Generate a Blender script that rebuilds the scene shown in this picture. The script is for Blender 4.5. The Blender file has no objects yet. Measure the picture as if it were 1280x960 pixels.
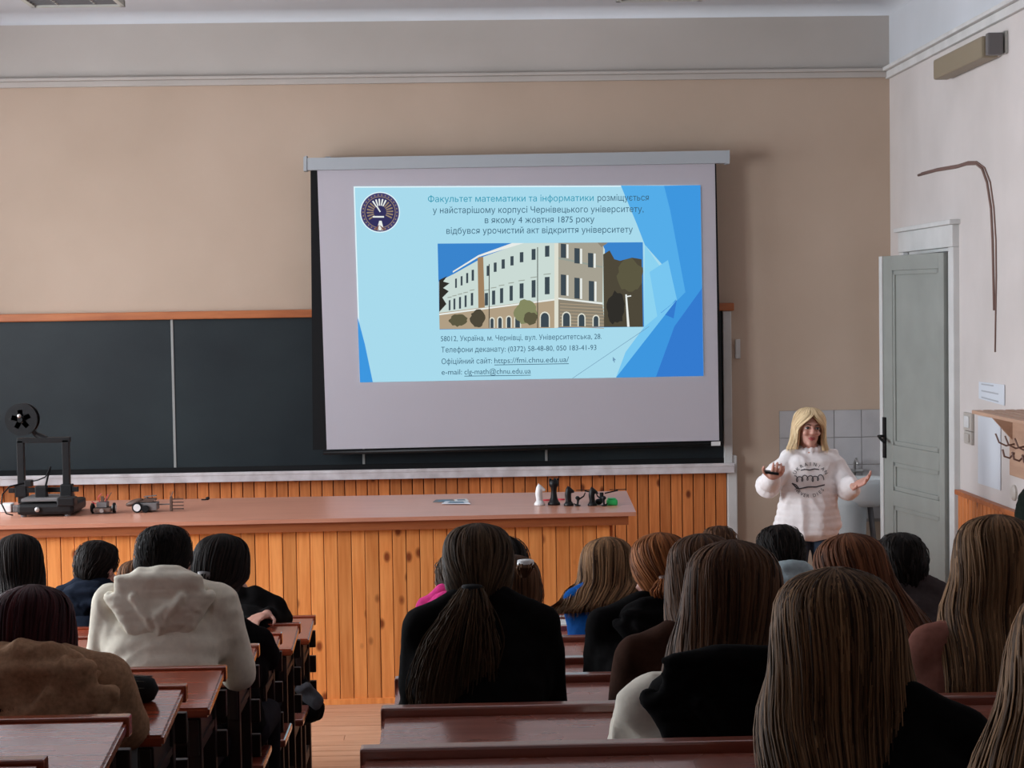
import bpy, bmesh, math, random
import numpy as np
from mathutils import Vector, Matrix, noise
from mathutils.bvhtree import BVHTree
from mathutils.geometry import tessellate_polygon
random.seed(7)
RNG = np.random.default_rng(11)
PI = math.pi
scene = bpy.context.scene
COL = scene.collection

# ------------------------------------------------------------------ camera
F, H = 2300.0, 2.25
yaw, pit, rol = math.atan(65/F), math.atan(105/F), 0.0155
fwd = Vector((math.sin(yaw)*math.cos(pit), math.cos(yaw)*math.cos(pit), -math.sin(pit)))
r0 = Vector((math.cos(yaw), -math.sin(yaw), 0)); u0 = r0.cross(fwd)
RT = r0*math.cos(rol) - u0*math.sin(rol); UP = u0*math.cos(rol) + r0*math.sin(rol)
EYE = Vector((0, 0, H))
cam = bpy.data.objects.new('camera', bpy.data.cameras.new('camera')); COL.objects.link(cam)
m3 = Matrix((RT, UP, -fwd)).transposed()
cam.matrix_world = Matrix.Translation(EYE) @ m3.to_4x4()
cam.data.sensor_width = 36; cam.data.lens = F*36/1280; cam.data.clip_end = 200
scene.camera = cam

# ------------------------------------------------------------------ world, light, exposure
scene.view_settings.view_transform = 'Standard'; scene.view_settings.look = 'None'
scene.view_settings.gamma = 1; scene.view_settings.use_curve_mapping = False
scene.view_settings.exposure = 0.0
w = bpy.data.worlds.new('world'); scene.world = w; w.use_nodes = True
w.node_tree.nodes['Background'].inputs[0].default_value = (0.72, 0.84, 1.0, 1)
w.node_tree.nodes['Background'].inputs[1].default_value = 1.2
WIN = [(10.7, 2.0), (7.7, 2.0), (4.6, 1.8)]          # window centres (y) and widths in the left wall
WZ0, WZ1, LX = 1.15, 3.65, -4.7
for (wy, ww), en in zip(WIN, (235, 430, 26)):
    l = bpy.data.lights.new('window_daylight', 'AREA'); l.shape = 'RECTANGLE'; l.size = ww*0.98; l.size_y = WZ1-WZ0
    l.energy = en; l.color = (0.90, 0.95, 1.0)
    o = bpy.data.objects.new('window_daylight', l); COL.objects.link(o)
    o.location = (LX-0.35, wy, (WZ0+WZ1)/2)
    o.rotation_euler = Vector((-1, 0, 0.18)).to_track_quat('Z', 'Y').to_euler()

# ------------------------------------------------------------------ rays through the lens, to find real places
def ray(px, py):
    return (fwd + RT*((px-640)/F) + UP*((480-py)/F))
def at(px, py, Y):
    d = ray(px, py); return EYE + d*(Y/d.y)
def atX(px, py, X):
    d = ray(px, py); return EYE + d*(X/d.x)
def atZ(px, py, Z):
    d = ray(px, py); return EYE + d*((Z-H)/d.z)

# ------------------------------------------------------------------ materials
def mat(name, col, rough=0.6, metal=0.0, coat=0.0, emit=None, spec=0.5, sheen=0.0):
    m = bpy.data.materials.new(name); m.use_nodes = True
    b = m.node_tree.nodes['Principled BSDF']
    b.inputs['Base Color'].default_value = (*col, 1); b.inputs['Roughness'].default_value = rough
    b.inputs['Metallic'].default_value = metal; b.inputs['Coat Weight'].default_value = coat
    b.inputs['Specular IOR Level'].default_value = spec
    if sheen: b.inputs['Sheen Weight'].default_value = sheen
    if emit is not None:
        b.inputs['Base Color'].default_value = (0, 0, 0, 1); b.inputs['Specular IOR Level'].default_value = 0
        b.inputs['Emission Color'].default_value = (*emit, 1); b.inputs['Emission Strength'].default_value = 1
    return m
def nn(m, t, **kw):
    n = m.node_tree.nodes.new(t)
    for k, v in kw.items(): setattr(n, k, v)
    return n
def grain(m, cA, cB, scale=(6, 6, 6), nscale=3.0, detail=5, bump=0.0, per_object=False, coord='Object', bdist=0.01):
    nt = m.node_tree; L = nt.links.new; b = nt.nodes['Principled BSDF']
    tc = nn(m, 'ShaderNodeTexCoord'); mp = nn(m, 'ShaderNodeMapping'); mp.inputs['Scale'].default_value = scale
    L(tc.outputs[coord], mp.inputs['Vector'])
    if per_object:
        oi = nn(m, 'ShaderNodeObjectInfo'); mu = nn(m, 'ShaderNodeMath', operation='MULTIPLY'); mu.inputs[1].default_value = 57
        L(oi.outputs['Random'], mu.inputs[0]); cx = nn(m, 'ShaderNodeCombineXYZ')
        for i in range(3): L(mu.outputs[0], cx.inputs[i])
        L(cx.outputs[0], mp.inputs['Location'])
    n = nn(m, 'ShaderNodeTexNoise'); n.inputs['Scale'].default_value = nscale; n.inputs['Detail'].default_value = detail
    L(mp.outputs[0], n.inputs['Vector'])
    cr = nn(m, 'ShaderNodeValToRGB'); cr.color_ramp.elements[0].position = 0.3; cr.color_ramp.elements[1].position = 0.7
    cr.color_ramp.elements[0].color = (*cA, 1); cr.color_ramp.elements[1].color = (*cB, 1)
    L(n.outputs['Fac'], cr.inputs[0]); L(cr.outputs[0], b.inputs['Base Color'])
    if bump:
        bp = nn(m, 'ShaderNodeBump'); bp.inputs['Strength'].default_value = bump; bp.inputs['Distance'].default_value = bdist
        L(n.outputs['Fac'], bp.inputs['Height']); L(bp.outputs[0], b.inputs['Normal'])
    return n, cr, mp
def pine(name, cA, cB, knot, rough=0.42):
    m = mat(name, cA, rough, spec=0.35); n, cr, mp = grain(m, cA, cB, (22, 22, 1.3), 2.2, 6, per_object=True)
    nt = m.node_tree; L = nt.links.new; b = nt.nodes['Principled BSDF']
    tc = nn(m, 'ShaderNodeTexCoord'); mp2 = nn(m, 'ShaderNodeMapping'); mp2.inputs['Scale'].default_value = (9, 9, 5.5)
    L(tc.outputs['Object'], mp2.inputs['Vector'])
    oi = nn(m, 'ShaderNodeObjectInfo'); mu = nn(m, 'ShaderNodeMath', operation='MULTIPLY'); mu.inputs[1].default_value = 91
    L(oi.outputs['Random'], mu.inputs[0]); cx = nn(m, 'ShaderNodeCombineXYZ')
    L(mu.outputs[0], cx.inputs[0]); L(mu.outputs[0], cx.inputs[2]); L(cx.outputs[0], mp2.inputs['Location'])
    v = nn(m, 'ShaderNodeTexVoronoi'); v.inputs['Scale'].default_value = 1.0; L(mp2.outputs[0], v.inputs['Vector'])
    r2 = nn(m, 'ShaderNodeValToRGB'); r2.color_ramp.elements[0].position = 0.09; r2.color_ramp.elements[1].position = 0.21
    L(v.outputs['Distance'], r2.inputs[0])
    mx = nn(m, 'ShaderNodeMix', data_type='RGBA'); mx.inputs[6].default_value = (*knot, 1)
    L(r2.outputs[0], mx.inputs[0]); L(cr.outputs[0], mx.inputs[7])
    # each board its own tone
    hs = nn(m, 'ShaderNodeHueSaturation'); mr = nn(m, 'ShaderNodeMapRange')
    mr.inputs['To Min'].default_value = 0.80; mr.inputs['To Max'].default_value = 1.15
    L(oi.outputs['Random'], mr.inputs[0]); L(mr.outputs[0], hs.inputs['Value'])
    L(mx.outputs[2], hs.inputs['Color']); L(hs.outputs[0], b.inputs['Base Color'])
    return m
def varnish(name, cA, cB, rough=0.16, axis=(1.2, 14, 14)):
    m = mat(name, cA, rough, coat=1.0, spec=0.9); n, cr, mp = grain(m, cA, cB, axis, 3, 6, bump=0.08, per_object=True, bdist=0.004)
    b = m.node_tree.nodes['Principled BSDF']; b.inputs['Coat Roughness'].default_value = 0.12; b.inputs['Coat IOR'].default_value = 1.75
    n2 = nn(m, 'ShaderNodeTexNoise'); n2.inputs['Scale'].default_value = 5; mr = nn(m, 'ShaderNodeMapRange')
    mr.inputs['To Min'].default_value = rough*0.6; mr.inputs['To Max'].default_value = rough*1.7
    tc = nn(m, 'ShaderNodeTexCoord'); m.node_tree.links.new(tc.outputs['Object'], n2.inputs['Vector'])
    m.node_tree.links.new(n2.outputs['Fac'], mr.inputs[0]); m.node_tree.links.new(mr.outputs[0], b.inputs['Roughness'])
    return m
def plaster(name, a, b_, ns=1.3, bump=0.15):
    m = mat(name, a, 0.9, spec=0.2); grain(m, a, b_, (1, 1, 1), ns, 8, bump=bump, bdist=0.004); return m
def cloth(name, col, var=0.12, bump=0.35, rough=0.95, sc=60):
    m = mat(name, col, rough, spec=0.06)
    c2 = tuple(c*(1+var) for c in col); c1 = tuple(c*(1-var) for c in col)
    grain(m, c1, c2, (1, 1, 1), sc, 3, bump=bump, bdist=0.002); return m
def hairmat(name, dark, light):
    m = mat(name, dark, 0.6, spec=0.10); nt = m.node_tree; L = nt.links.new; b = nt.nodes['Principled BSDF']
    at_ = nn(m, 'ShaderNodeAttribute', attribute_name='tone'); cr = nn(m, 'ShaderNodeValToRGB')
    cr.color_ramp.elements[0].position = 0.0; cr.color_ramp.elements[1].position = 1.0
    cr.color_ramp.elements[0].color = (*dark, 1); cr.color_ramp.elements[1].color = (*light, 1)
    L(at_.outputs['Fac'], cr.inputs[0]); L(cr.outputs[0], b.inputs['Base Color']); return m

M_WALL = plaster('wall_tan', (0.49, 0.375, 0.29), (0.55, 0.425, 0.335))
M_FRIEZE = plaster('frieze_grey', (0.47, 0.43, 0.395), (0.53, 0.485, 0.45))
M_WALLR = plaster('wall_pale', (0.60, 0.555, 0.535), (0.68, 0.63, 0.61), 1.6)
M_CEIL = plaster('ceiling_paint', (0.58, 0.60, 0.63), (0.64, 0.66, 0.70))
M_WHITE = plaster('white_paint', (0.58, 0.57, 0.56), (0.68, 0.67, 0.66), 7)
M_CHALK = plaster('chalk_ledge', (0.50, 0.45, 0.46), (0.72, 0.68, 0.70), 9)
M_PINE = pine('pine_board', (0.72, 0.235, 0.058), (0.92, 0.375, 0.115), (0.26, 0.06, 0.015))
M_PINE2 = pine('pine_board_dark', (0.52, 0.155, 0.042), (0.72, 0.25, 0.078), (0.16, 0.035, 0.01))
M_GROOVE = mat('groove', (0.10, 0.022, 0.008), 0.8)
M_FASCIA = mat('fascia', (0.36, 0.10, 0.03), 0.5); grain(M_FASCIA, (0.30, 0.08, 0.024), (0.40, 0.12, 0.036), (1, 12, 20), 3)
M_TOP = mat('counter_laminate', (0.42, 0.17, 0.10), 0.30, spec=0.7); grain(M_TOP, (0.56, 0.24, 0.155), (0.64, 0.29, 0.19), (1, 8, 8), 3)
M_DESK = varnish('desk_varnish', (0.26, 0.045, 0.018), (0.42, 0.085, 0.035), 0.17)
M_DESK.node_tree.nodes['Principled BSDF'].inputs['Coat IOR'].default_value = 1.45; M_DESK.node_tree.nodes['Principled BSDF'].inputs['Specular IOR Level'].default_value = 0.4
M_DESKR = varnish('desk_varnish_brown', (0.30, 0.085, 0.056), (0.42, 0.135, 0.090), 0.24)
M_LEDGE = varnish('desk_ledge', (0.22, 0.045, 0.024), (0.36, 0.085, 0.044), 0.28)
M_FRAME = mat('bench_frame_dark', (0.018, 0.008, 0.007), 0.5); grain(M_FRAME, (0.012, 0.006, 0.005), (0.03, 0.012, 0.009), (8, 8, 1), 4)
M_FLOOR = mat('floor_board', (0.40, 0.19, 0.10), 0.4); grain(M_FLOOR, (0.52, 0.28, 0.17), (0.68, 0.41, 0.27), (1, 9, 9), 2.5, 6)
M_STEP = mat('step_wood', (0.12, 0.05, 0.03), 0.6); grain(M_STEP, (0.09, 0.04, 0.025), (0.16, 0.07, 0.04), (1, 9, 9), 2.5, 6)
M_BOARD = mat('chalkboard', (0.02, 0.035, 0.038), 0.45, spec=0.3); grain(M_BOARD, (0.008, 0.013, 0.017), (0.018, 0.027, 0.031), (1, 1, 1.4), 1.3, 7)
M_SEAM = mat('board_seam', (0.30, 0.30, 0.29), 0.6)
M_ORANGE = mat('board_trim_wood', (0.45, 0.13, 0.04), 0.45); grain(M_ORANGE, (0.36, 0.10, 0.03), (0.50, 0.16, 0.05), (1, 9, 9), 3)
M_SCREEN = mat('screen_fabric', (0.52, 0.49, 0.54), 0.85, spec=0.2)
M_CASE = mat('screen_case', (0.42, 0.45, 0.48), 0.45)
M_BLACK = mat('black_plastic', (0.005, 0.005, 0.006), 0.45, spec=0.3)
M_BLACKM = mat('black_matt', (0.007, 0.007, 0.008), 0.8, spec=0.25)
M_DOOR = plaster('door_paint', (0.30, 0.315, 0.29), (0.345, 0.36, 0.335), 4, 0.1)
M_DOOR.node_tree.nodes['Principled BSDF'].inputs['Roughness'].default_value = 0.5
M_JAMB = plaster('jamb_paint', (0.62, 0.62, 0.61), (0.70, 0.70, 0.69), 5)
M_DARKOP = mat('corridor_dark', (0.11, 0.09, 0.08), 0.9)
M_TILE = mat('glazed_tile', (0.40, 0.395, 0.41), 0.28); grain(M_TILE, (0.44, 0.43, 0.44), (0.52, 0.505, 0.51), (1, 1, 1), 5, 3, per_object=True)
M_GROUT = mat('tile_grout', (0.32, 0.29, 0.27), 0.9)
M_PORC = mat('porcelain', (0.58, 0.61, 0.62), 0.22)
M_PORCD = plaster('pedestal_grey', (0.42, 0.45, 0.46), (0.50, 0.53, 0.54), 4)
M_LAMP = mat('old_diffuser', (0.27, 0.22, 0.15), 0.5)
M_LAMPW = mat('lamp_end_white', (0.5, 0.5, 0.46), 0.5)
M_METAL = mat('brushed_metal', (0.45, 0.44, 0.43), 0.35, 0.8)
M_CRACK = mat('old_conduit_brown', (0.20, 0.12, 0.10), 0.8)
M_PAPER = mat('paper', (0.66, 0.70, 0.76), 0.8)
M_PAPERL = mat('paper_print', (0.22, 0.24, 0.28), 0.8)
M_RACK = mat('coat_rack_wood', (0.47, 0.29, 0.20), 0.55); grain(M_RACK, (0.42, 0.25, 0.17), (0.52, 0.33, 0.23), (9, 1, 9), 3)
M_SWITCH = mat('switch_plastic', (0.50, 0.46, 0.42), 0.4)
M_WHITEP = mat('white_plastic', (0.72, 0.72, 0.72), 0.4)
M_RED = mat('red_plastic', (0.55, 0.03, 0.05), 0.5)
M_GREEN = mat('green_plastic', (0.02, 0.42, 0.10), 0.45)
M_BROWNP = mat('brown_plastic', (0.10, 0.055, 0.04), 0.5)
M_GREYP = mat('grey_plastic', (0.14, 0.13, 0.13), 0.5)
M_SKIN = mat('skin', (0.46, 0.225, 0.165), 0.55); M_SKIN.node_tree.nodes['Principled BSDF'].inputs['Subsurface Weight'].default_value = 0.08
M_SKINP = mat('skin_pale', (0.62, 0.33, 0.26), 0.5); M_SKINP.node_tree.nodes['Principled BSDF'].inputs['Subsurface Weight'].default_value = 0.08
M_LIP = mat('lips', (0.38, 0.07, 0.07), 0.4)
M_EYE = mat('eye_white', (0.60, 0.56, 0.54), 0.25)
M_IRIS = mat('iris_dark', (0.03, 0.025, 0.025), 0.2)
M_JEANS = cloth('jeans', (0.045, 0.065, 0.10))
M_TROUS = cloth('dark_trousers', (0.016, 0.016, 0.02))
M_SHOE = mat('shoe_dark', (0.02, 0.02, 0.022), 0.5)

# ------------------------------------------------------------------ mesh helpers
class MB:
    def __init__(s): s.v = []; s.f = []; s.mi = []; s.cur = 0
    def add(s, vs, fs):
        b = len(s.v); s.v += [tuple(x) for x in vs]; s.f += [tuple(b+i for i in q) for q in fs]; s.mi += [s.cur]*len(fs); return s
    def box(s, lo, hi, bev=0.0):
        x0, y0, z0 = lo; x1, y1, z1 = hi
        if bev <= 0:
            return s.add([(x0,y0,z0),(x1,y0,z0),(x1,y1,z0),(x0,y1,z0),(x0,y0,z1),(x1,y0,z1),(x1,y1,z1),(x0,y1,z1)],
                         [(0,3,2,1),(4,5,6,7),(0,1,5,4),(1,2,6,5),(2,3,7,6),(3,0,4,7)])
        bm = bmesh.new(); bmesh.ops.create_cube(bm, size=1)
        for v in bm.verts: v.co = Vector((x0+(v.co.x+.5)*(x1-x0), y0+(v.co.y+.5)*(y1-y0), z0+(v.co.z+.5)*(z1-z0)))
        bmesh.ops.bevel(bm, geom=bm.edges[:], offset=bev, segments=2, profile=0.6, affect='EDGES')
        return s.bm(bm)
    def bm(s, bm, M=None):
        bm.verts.index_update()
        s.add([(M @ v.co if M else v.co) for v in bm.verts], [[v.index for v in f.verts] for f in bm.faces]); bm.free(); return s
    def hexa(s, p):   # 8 points: bottom 4, top 4
        return s.add(p, [(0,3,2,1),(4,5,6,7),(0,1,5,4),(1,2,6,5),(2,3,7,6),(3,0,4,7)])
    def slab(s, quad, n):   # a quad given thickness along n
        q = [Vector(a) for a in quad]; n = Vector(n)
        return s.hexa(q + [a+n for a in q])
    def ell(s, c, r, R=None, seg=14, rings=9):
        vs = []; fs = []; c = Vector(c)
        if not hasattr(r, '__len__'): r = (r, r, r)
        for i in range(rings+1):
            ph = PI*i/rings
            for j in range(seg):
                th = 2*PI*j/seg
                p = Vector((r[0]*math.sin(ph)*math.cos(th), r[1]*math.sin(ph)*math.sin(th), r[2]*math.cos(ph)))
                vs.append(c + (R @ p if R else p))
        for i in range(rings):
            for j in range(seg):
                k = (j+1) % seg; a, b = i*seg, (i+1)*seg
                fs.append((a+j, b+j, b+k, a+k))
        return s.add(vs, fs)
    def tube(s, pts, rad, seg=8, cap=True):
        pts = [Vector(p) for p in pts]; n = len(pts)
        if not hasattr(rad, '__len__'): rad = [rad]*n
        vs = []; fs = []; ref = None
        for i, p in enumerate(pts):
            t = (pts[min(i+1, n-1)] - pts[max(i-1, 0)]).normalized()
            if ref is None: ref = Vector((0, 0, 1)) if abs(t.z) < 0.9 else Vector((1, 0, 0))
            a = (ref - t*ref.dot(t)).normalized(); b = t.cross(a); ref = a
            for j in range(seg):
                th = 2*PI*j/seg; vs.append(p + (a*math.cos(th) + b*math.sin(th))*rad[i])
        for i in range(n-1):
            for j in range(seg):
                k = (j+1) % seg; fs.append((i*seg+j, i*seg+k, (i+1)*seg+k, (i+1)*seg+j))
        if cap: fs.append(tuple(range(seg-1, -1, -1))); fs.append(tuple((n-1)*seg+j for j in range(seg)))
        return s.add(vs, fs)
    def cap(s, a, b, ra, rb, seg=12):     # tapered limb with round ends
        a = Vector(a); b = Vector(b)
        s.tube([a, b], [ra, rb], seg); s.ell(a, ra, seg=seg, rings=8); s.ell(b, rb, seg=seg, rings=8); return s
    def chain(s, pts, rs, seg=12):
        for i in range(len(pts)-1): s.cap(pts[i], pts[i+1], rs[i], rs[i+1], seg)
        return s
    def lathe(s, c, prof, seg=20, R=None):
        c = Vector(c); vs = []; fs = []; n = len(prof)
        for r, z in prof:
            for j in range(seg):
                th = 2*PI*j/seg; p = Vector((r*math.cos(th), r*math.sin(th), z)); vs.append(c + (R @ p if R else p))
        for i in range(n-1):
            for j in range(seg):
                k = (j+1) % seg; fs.append((i*seg+j, i*seg+k, (i+1)*seg+k, (i+1)*seg+j))
        fs.append(tuple(range(seg-1, -1, -1))); fs.append(tuple((n-1)*seg+j for j in range(seg)))
        return s.add(vs, fs)
    def mesh(s, name, mats, origin=(0, 0, 0), smooth=False):
        me = bpy.data.meshes.new(name); o = Vector(origin)
        me.from_pydata([Vector(v)-o for v in s.v], [], s.f)
        for m in (mats if isinstance(mats, (list, tuple)) else [mats]): me.materials.append(m)
        if any(s.mi): me.polygons.foreach_set('material_index', s.mi)
        if smooth: me.polygons.foreach_set('use_smooth', [True]*len(me.polygons))
        me.update(); return me

def link(name, me, parent=None, loc=(0, 0, 0)):
    o = bpy.data.objects.new(name, me); COL.objects.link(o); o.location = loc
    if parent: o.parent = parent
    return o
def part(name, mb, mats, parent, smooth=False, world=True, kind=None):
    """mesh whose numbers are world places, hung under a parent standing at parent.location"""
    base = Vector((0, 0, 0)); p = parent
    while p is not None: base += p.location; p = p.parent
    o = link(name, mb.mesh(name, mats, base if world else (0, 0, 0), smooth), parent)
    if kind: o['kind'] = kind
    return o
def tag(o, label=None, cat=None, group=None, kind=None):
    if label: o['label'] = label
    if cat: o['category'] = cat
    if group: o['group'] = group
    if kind: o['kind'] = kind
    return o
def thing(name, loc, label, cat, group=None):
    o = bpy.data.objects.new(name, None); COL.objects.link(o); o.location = loc; o.empty_display_size = 0.1
    return tag(o, label, cat, group)
def struct(name, mb, mats, smooth=False, origin=(0, 0, 0)):
    return tag(link(name, mb.mesh(name, mats, origin, smooth), None, origin), kind='structure')
def remesh(mb, voxel, smooth=2, wr=0.0, ws=9.0, fold=None, seed=0):
    """union of closed pieces as one skin"""
    me = mb.mesh('tmp', M_SKIN); o = bpy.data.objects.new('tmp', me); COL.objects.link(o)
    r = o.modifiers.new('r', 'REMESH'); r.mode = 'VOXEL'; r.voxel_size = voxel
    if smooth:
        sm = o.modifiers.new('s', 'SMOOTH'); sm.iterations = smooth; sm.factor = 0.5
    bpy.context.view_layer.update(); dg = bpy.context.evaluated_depsgraph_get()
    ev = o.evaluated_get(dg); out = bpy.data.meshes.new_from_object(ev)
    bpy.data.objects.remove(o); bpy.data.meshes.remove(me)
    n = len(out.vertices); co = np.empty(n*3); out.vertices.foreach_get('co', co); co = co.reshape(-1, 3)
    res = MB(); 
    if wr:
        no = np.empty(n*3); out.vertices.foreach_get('normal', no); no = no.reshape(-1, 3)
        for i in range(n):
            p = co[i]
            q = Vector((p[0]*ws+seed*3.1, p[1]*ws, p[2]*ws*1.5 + 2.0*noise.noise(Vector((p[0]*5+seed, p[1]*5, p[2]*4)))))
            a = 1-abs(noise.noise(q))*2.2
            co[i] += no[i]*wr*a
    res.v = [tuple(c) for c in co.tolist()]; res.f = [tuple(p.vertices) for p in out.polygons]; res.mi = [0]*len(res.f)
    bpy.data.meshes.remove(out); return res

# ------------------------------------------------------------------ room shell
D = 13.3                                   # front wall
RX = at(1113, 300, D).x                    # right wall
BK = -1.6                                  # back wall
CZ, CORN = at(600, 12, D).z, at(600, 98, D).z
b = MB().box((LX, D, 0), (RX+0.2, D+0.25, CORN)); wf = struct('wall_front', b, M_WALL)
b = MB().box((LX, D, CORN), (RX+0.2, D+0.25, CZ+0.25)); part('frieze', b, M_FRIEZE, wf)
b = MB().box((LX, D-0.035, CORN-0.03), (RX, D, CORN+0.012), 0.006).box((LX, D-0.055, CORN+0.012), (RX, D, CORN+0.035), 0.006)
struct('trim_1', b, M_FRIEZE)
# ceiling with a rounded cove along the front and right walls
b = MB().box((LX-0.2, BK-0.2, CZ), (RX+0.25, D+0.25, CZ+0.15)); ce = struct('ceiling', b, M_CEIL)
prof = [(0.11*(1-math.cos(a)), -0.075*(1-math.sin(a))) for a in [i*PI/2/10 for i in range(11)]]
vs = []; fs = []
for (dx, dz) in prof: vs += [(LX, D-0.001-dx, CZ+dz), (RX-dx, D-0.001-dx, CZ+dz), (RX-dx, BK, CZ+dz)]
vs += [(LX, D, CZ), (RX, D, CZ), (RX, BK, CZ)]
for i in range(10):
    a, c = i*3, i*3+3; fs += [(a, a+1, c+1, c), (a+1, a+2, c+2, c+1)]
b = MB(); b.add(vs, fs); part('cove', b, M_CEIL, ce, smooth=True)
# floor and tiers
YK = [8.75, 7.94, 7.13, 6.33, 5.45, 4.67, 3.88, 3.10, 2.33, 1.55]
ZK = [0.763, 0.87, 0.975, 1.08, 1.18, 1.289, 1.389, 1.494, 1.60, 1.70]
STEP = 0.105
fl = struct('floor', MB().box((LX-0.2, BK-0.2, -0.2), (RX+0.25, D+0.25, -0.022)), M_GROOVE)
b = MB()
y = YK[0]-0.75
while y < D:
    y2 = min(y+0.108, D); x = LX+0.01; random.seed(int(y*100))
    while x < RX:
        x2 = min(RX, x+random.uniform(1.6, 3.4)); b.box((x, y, -0.022), (x2-0.003, y2-0.004, random.uniform(-0.0015, 0.0))); x = x2
    y = y2
part('floorboards', b, M_FLOOR, fl, kind='stuff')
for k in range(1, 10):
    y1 = YK[k]; y0 = YK[k+1] if k+1 < len(YK) else BK
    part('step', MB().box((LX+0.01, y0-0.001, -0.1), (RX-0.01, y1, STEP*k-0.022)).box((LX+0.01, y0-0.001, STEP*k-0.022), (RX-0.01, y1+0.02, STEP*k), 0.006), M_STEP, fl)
# right wall with door opening
DY0, DY1 = atX(1193, 400, RX).y, atX(1136, 400, RX).y   # near and far jamb
DZ = atX(1192, 309, RX).z
WS = 1.0                                                 # wainscot height
CORR = CORN
b = MB().box((RX, BK, 0), (RX+0.25, DY0, CORR)).box((RX, DY1, 0), (RX+0.25, D, CORR)).box((RX, DY0, DZ), (RX+0.25, DY1, CORR))
wr_ = struct('wall_right', b, M_WALLR)
part('frieze', MB().box((RX, BK, CORR), (RX+0.25, D, CZ+0.1)), M_CEIL, wr_)
b = MB().box((RX-0.03, BK, CORR-0.04), (RX, D, CORR+0.012), 0.006).box((RX-0.06, BK, CORR+0.012), (RX, D, CORR+0.04), 0.008)
struct('trim_2', b, M_WHITE)
# pine boards on right wall
part('wainscot_backing', MB().box((RX-0.008, BK, 0), (RX-0.001, DY0-0.15, WS-0.02)), M_GROOVE, wr_)
pk = None; y = DY0-0.145; n = 0
pme = MB().box((-0.016, -0.0365, 0.0), (0, 0.0365, WS-0.01), 0.004).mesh('plank', M_PINE2)
while y > 2.0 and n < 110:
    y -= 0.079; link('plank', pme, wr_, (RX-0.008, y+0.0365, 0)); n += 1
part('wainscot_cap', MB().box((RX-0.045, BK, WS-0.012), (RX, DY0-0.145, WS+0.018), 0.006), M_ORANGE, wr_)
# back wall and left wall with windows
struct('wall_back', MB().box((LX-0.2, BK-0.2, 0), (RX+0.25, BK, CZ)), M_WALLR)
b = MB(); ys = [BK] + sum([[wy-ww/2, wy+ww/2] for wy, ww in reversed(WIN)], []) + [D+0.25]
for i in range(0, len(ys), 2): b.box((LX-0.2, ys[i], 0), (LX, ys[i+1], CZ))
for wy, ww in WIN: b.box((LX-0.2, wy-ww/2, 0), (LX, wy+ww/2, WZ0)).box((LX-0.2, wy-ww/2, WZ1), (LX, wy+ww/2, CZ))
struct('wall_left', b, M_WALLR)
M_GLASS = bpy.data.materials.new('window_glass'); M_GLASS.use_nodes = True
nt = M_GLASS.node_tree; nt.nodes.clear(); out = nt.nodes.new('ShaderNodeOutputMaterial'); mx = nt.nodes.new('ShaderNodeMixShader')
tr = nt.nodes.new('ShaderNodeBsdfTransparent'); gl = nt.nodes.new('ShaderNodeBsdfGlossy'); gl.inputs['Roughness'].default_value = 0.02
mx.inputs[0].default_value = 0.08; nt.links.new(tr.outputs[0], mx.inputs[1]); nt.links.new(gl.outputs[0], mx.inputs[2]); nt.links.new(mx.outputs[0], out.inputs[0])
for i, (wy, ww) in enumerate(WIN):
    b = MB(); x0, x1 = LX-0.14, LX-0.07; a, c = wy-ww/2, wy+ww/2
    b.box((x0, a, WZ0), (x1, a+0.07, WZ1)).box((x0, c-0.07, WZ0), (x1, c, WZ1)).box((x0, a, WZ0), (x1, c, WZ0+0.07)).box((x0, a, WZ1-0.07), (x1, c, WZ1))
    b.box((x0, wy-0.04, WZ0), (x1, wy+0.04, WZ1)).box((x0, a, 2.85), (x1, c, 2.92))
    wn = struct('window_%d' % (i+1), b, M_JAMB)
    for s0, s1 in ((a+0.07, wy-0.04), (wy+0.04, c-0.07)):
        for z0, z1 in ((WZ0+0.07, 2.85), (2.92, WZ1-0.07)):
            part('pane', MB().box((LX-0.108, s0, z0), (LX-0.102, s1, z1)), M_GLASS, wn)
    part('window_sill', MB().box((LX-0.2, a-0.05, WZ0-0.04), (LX+0.12, c+0.05, WZ0), 0.008), M_JAMB, wn)

# ------------------------------------------------------------------ front wall: wainscot, chalkboard
LED = at(450, 588, D-0.05).z                         # chalk ledge top
WR = at(915, 600, D).x
part('wainscot_backing', MB().box((LX+0.02, D-0.010, 0), (WR-0.04, D-0.001, LED-0.05)), M_GROOVE, wf)
pme = MB().box((-0.0375, -0.018, 0), (0.0375, 0, LED-0.065), 0.004).mesh('plank', M_PINE2)
x = WR-0.045
while x > LX+0.1:
    link('plank', pme, wf, (x-0.0375, D-0.008, 0)); x -= 0.0815
def sheared(x0, x1, zl, zr, t0, t1, y0, y1):
    # board following the slightly sagging line of the old fixtures
    return [(x0, y0, zl+t0), (x1, y0, zr+t0), (x1, y1, zr+t0), (x0, y1, zl+t0), (x0, y0, zl+t1), (x1, y0, zr+t1), (x1, y1, zr+t1), (x0, y1, zl+t1)]
XL, XR = LX+0.6, at(905, 480, D-0.05).x
TOPz = at(300, 396, D-0.05).z
cb = thing('chalkboard', (0, D, LED), 'long dark green chalkboard across the front wall behind the screen', 'chalkboard')
seams = [at(217, 500, D-0.05).x, at(455, 590, D-0.05).x, at(683, 575, D-0.05).x]
xs = [XL, seams[0]-1.55] + seams + [XR]
for i in range(len(xs)-1):
    part('board_panel', MB().box((xs[i]+0.006, D-0.045, LED+0.005), (xs[i+1]-0.006, D-0.004, TOPz-0.01), 0.003), M_BOARD, cb)
for s in xs[1:-1]:
    part('seam_strip', MB().box((s-0.009, D-0.052, LED-0.005), (s+0.009, D-0.044, TOPz-0.01), 0.002), M_SEAM, cb)
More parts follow.
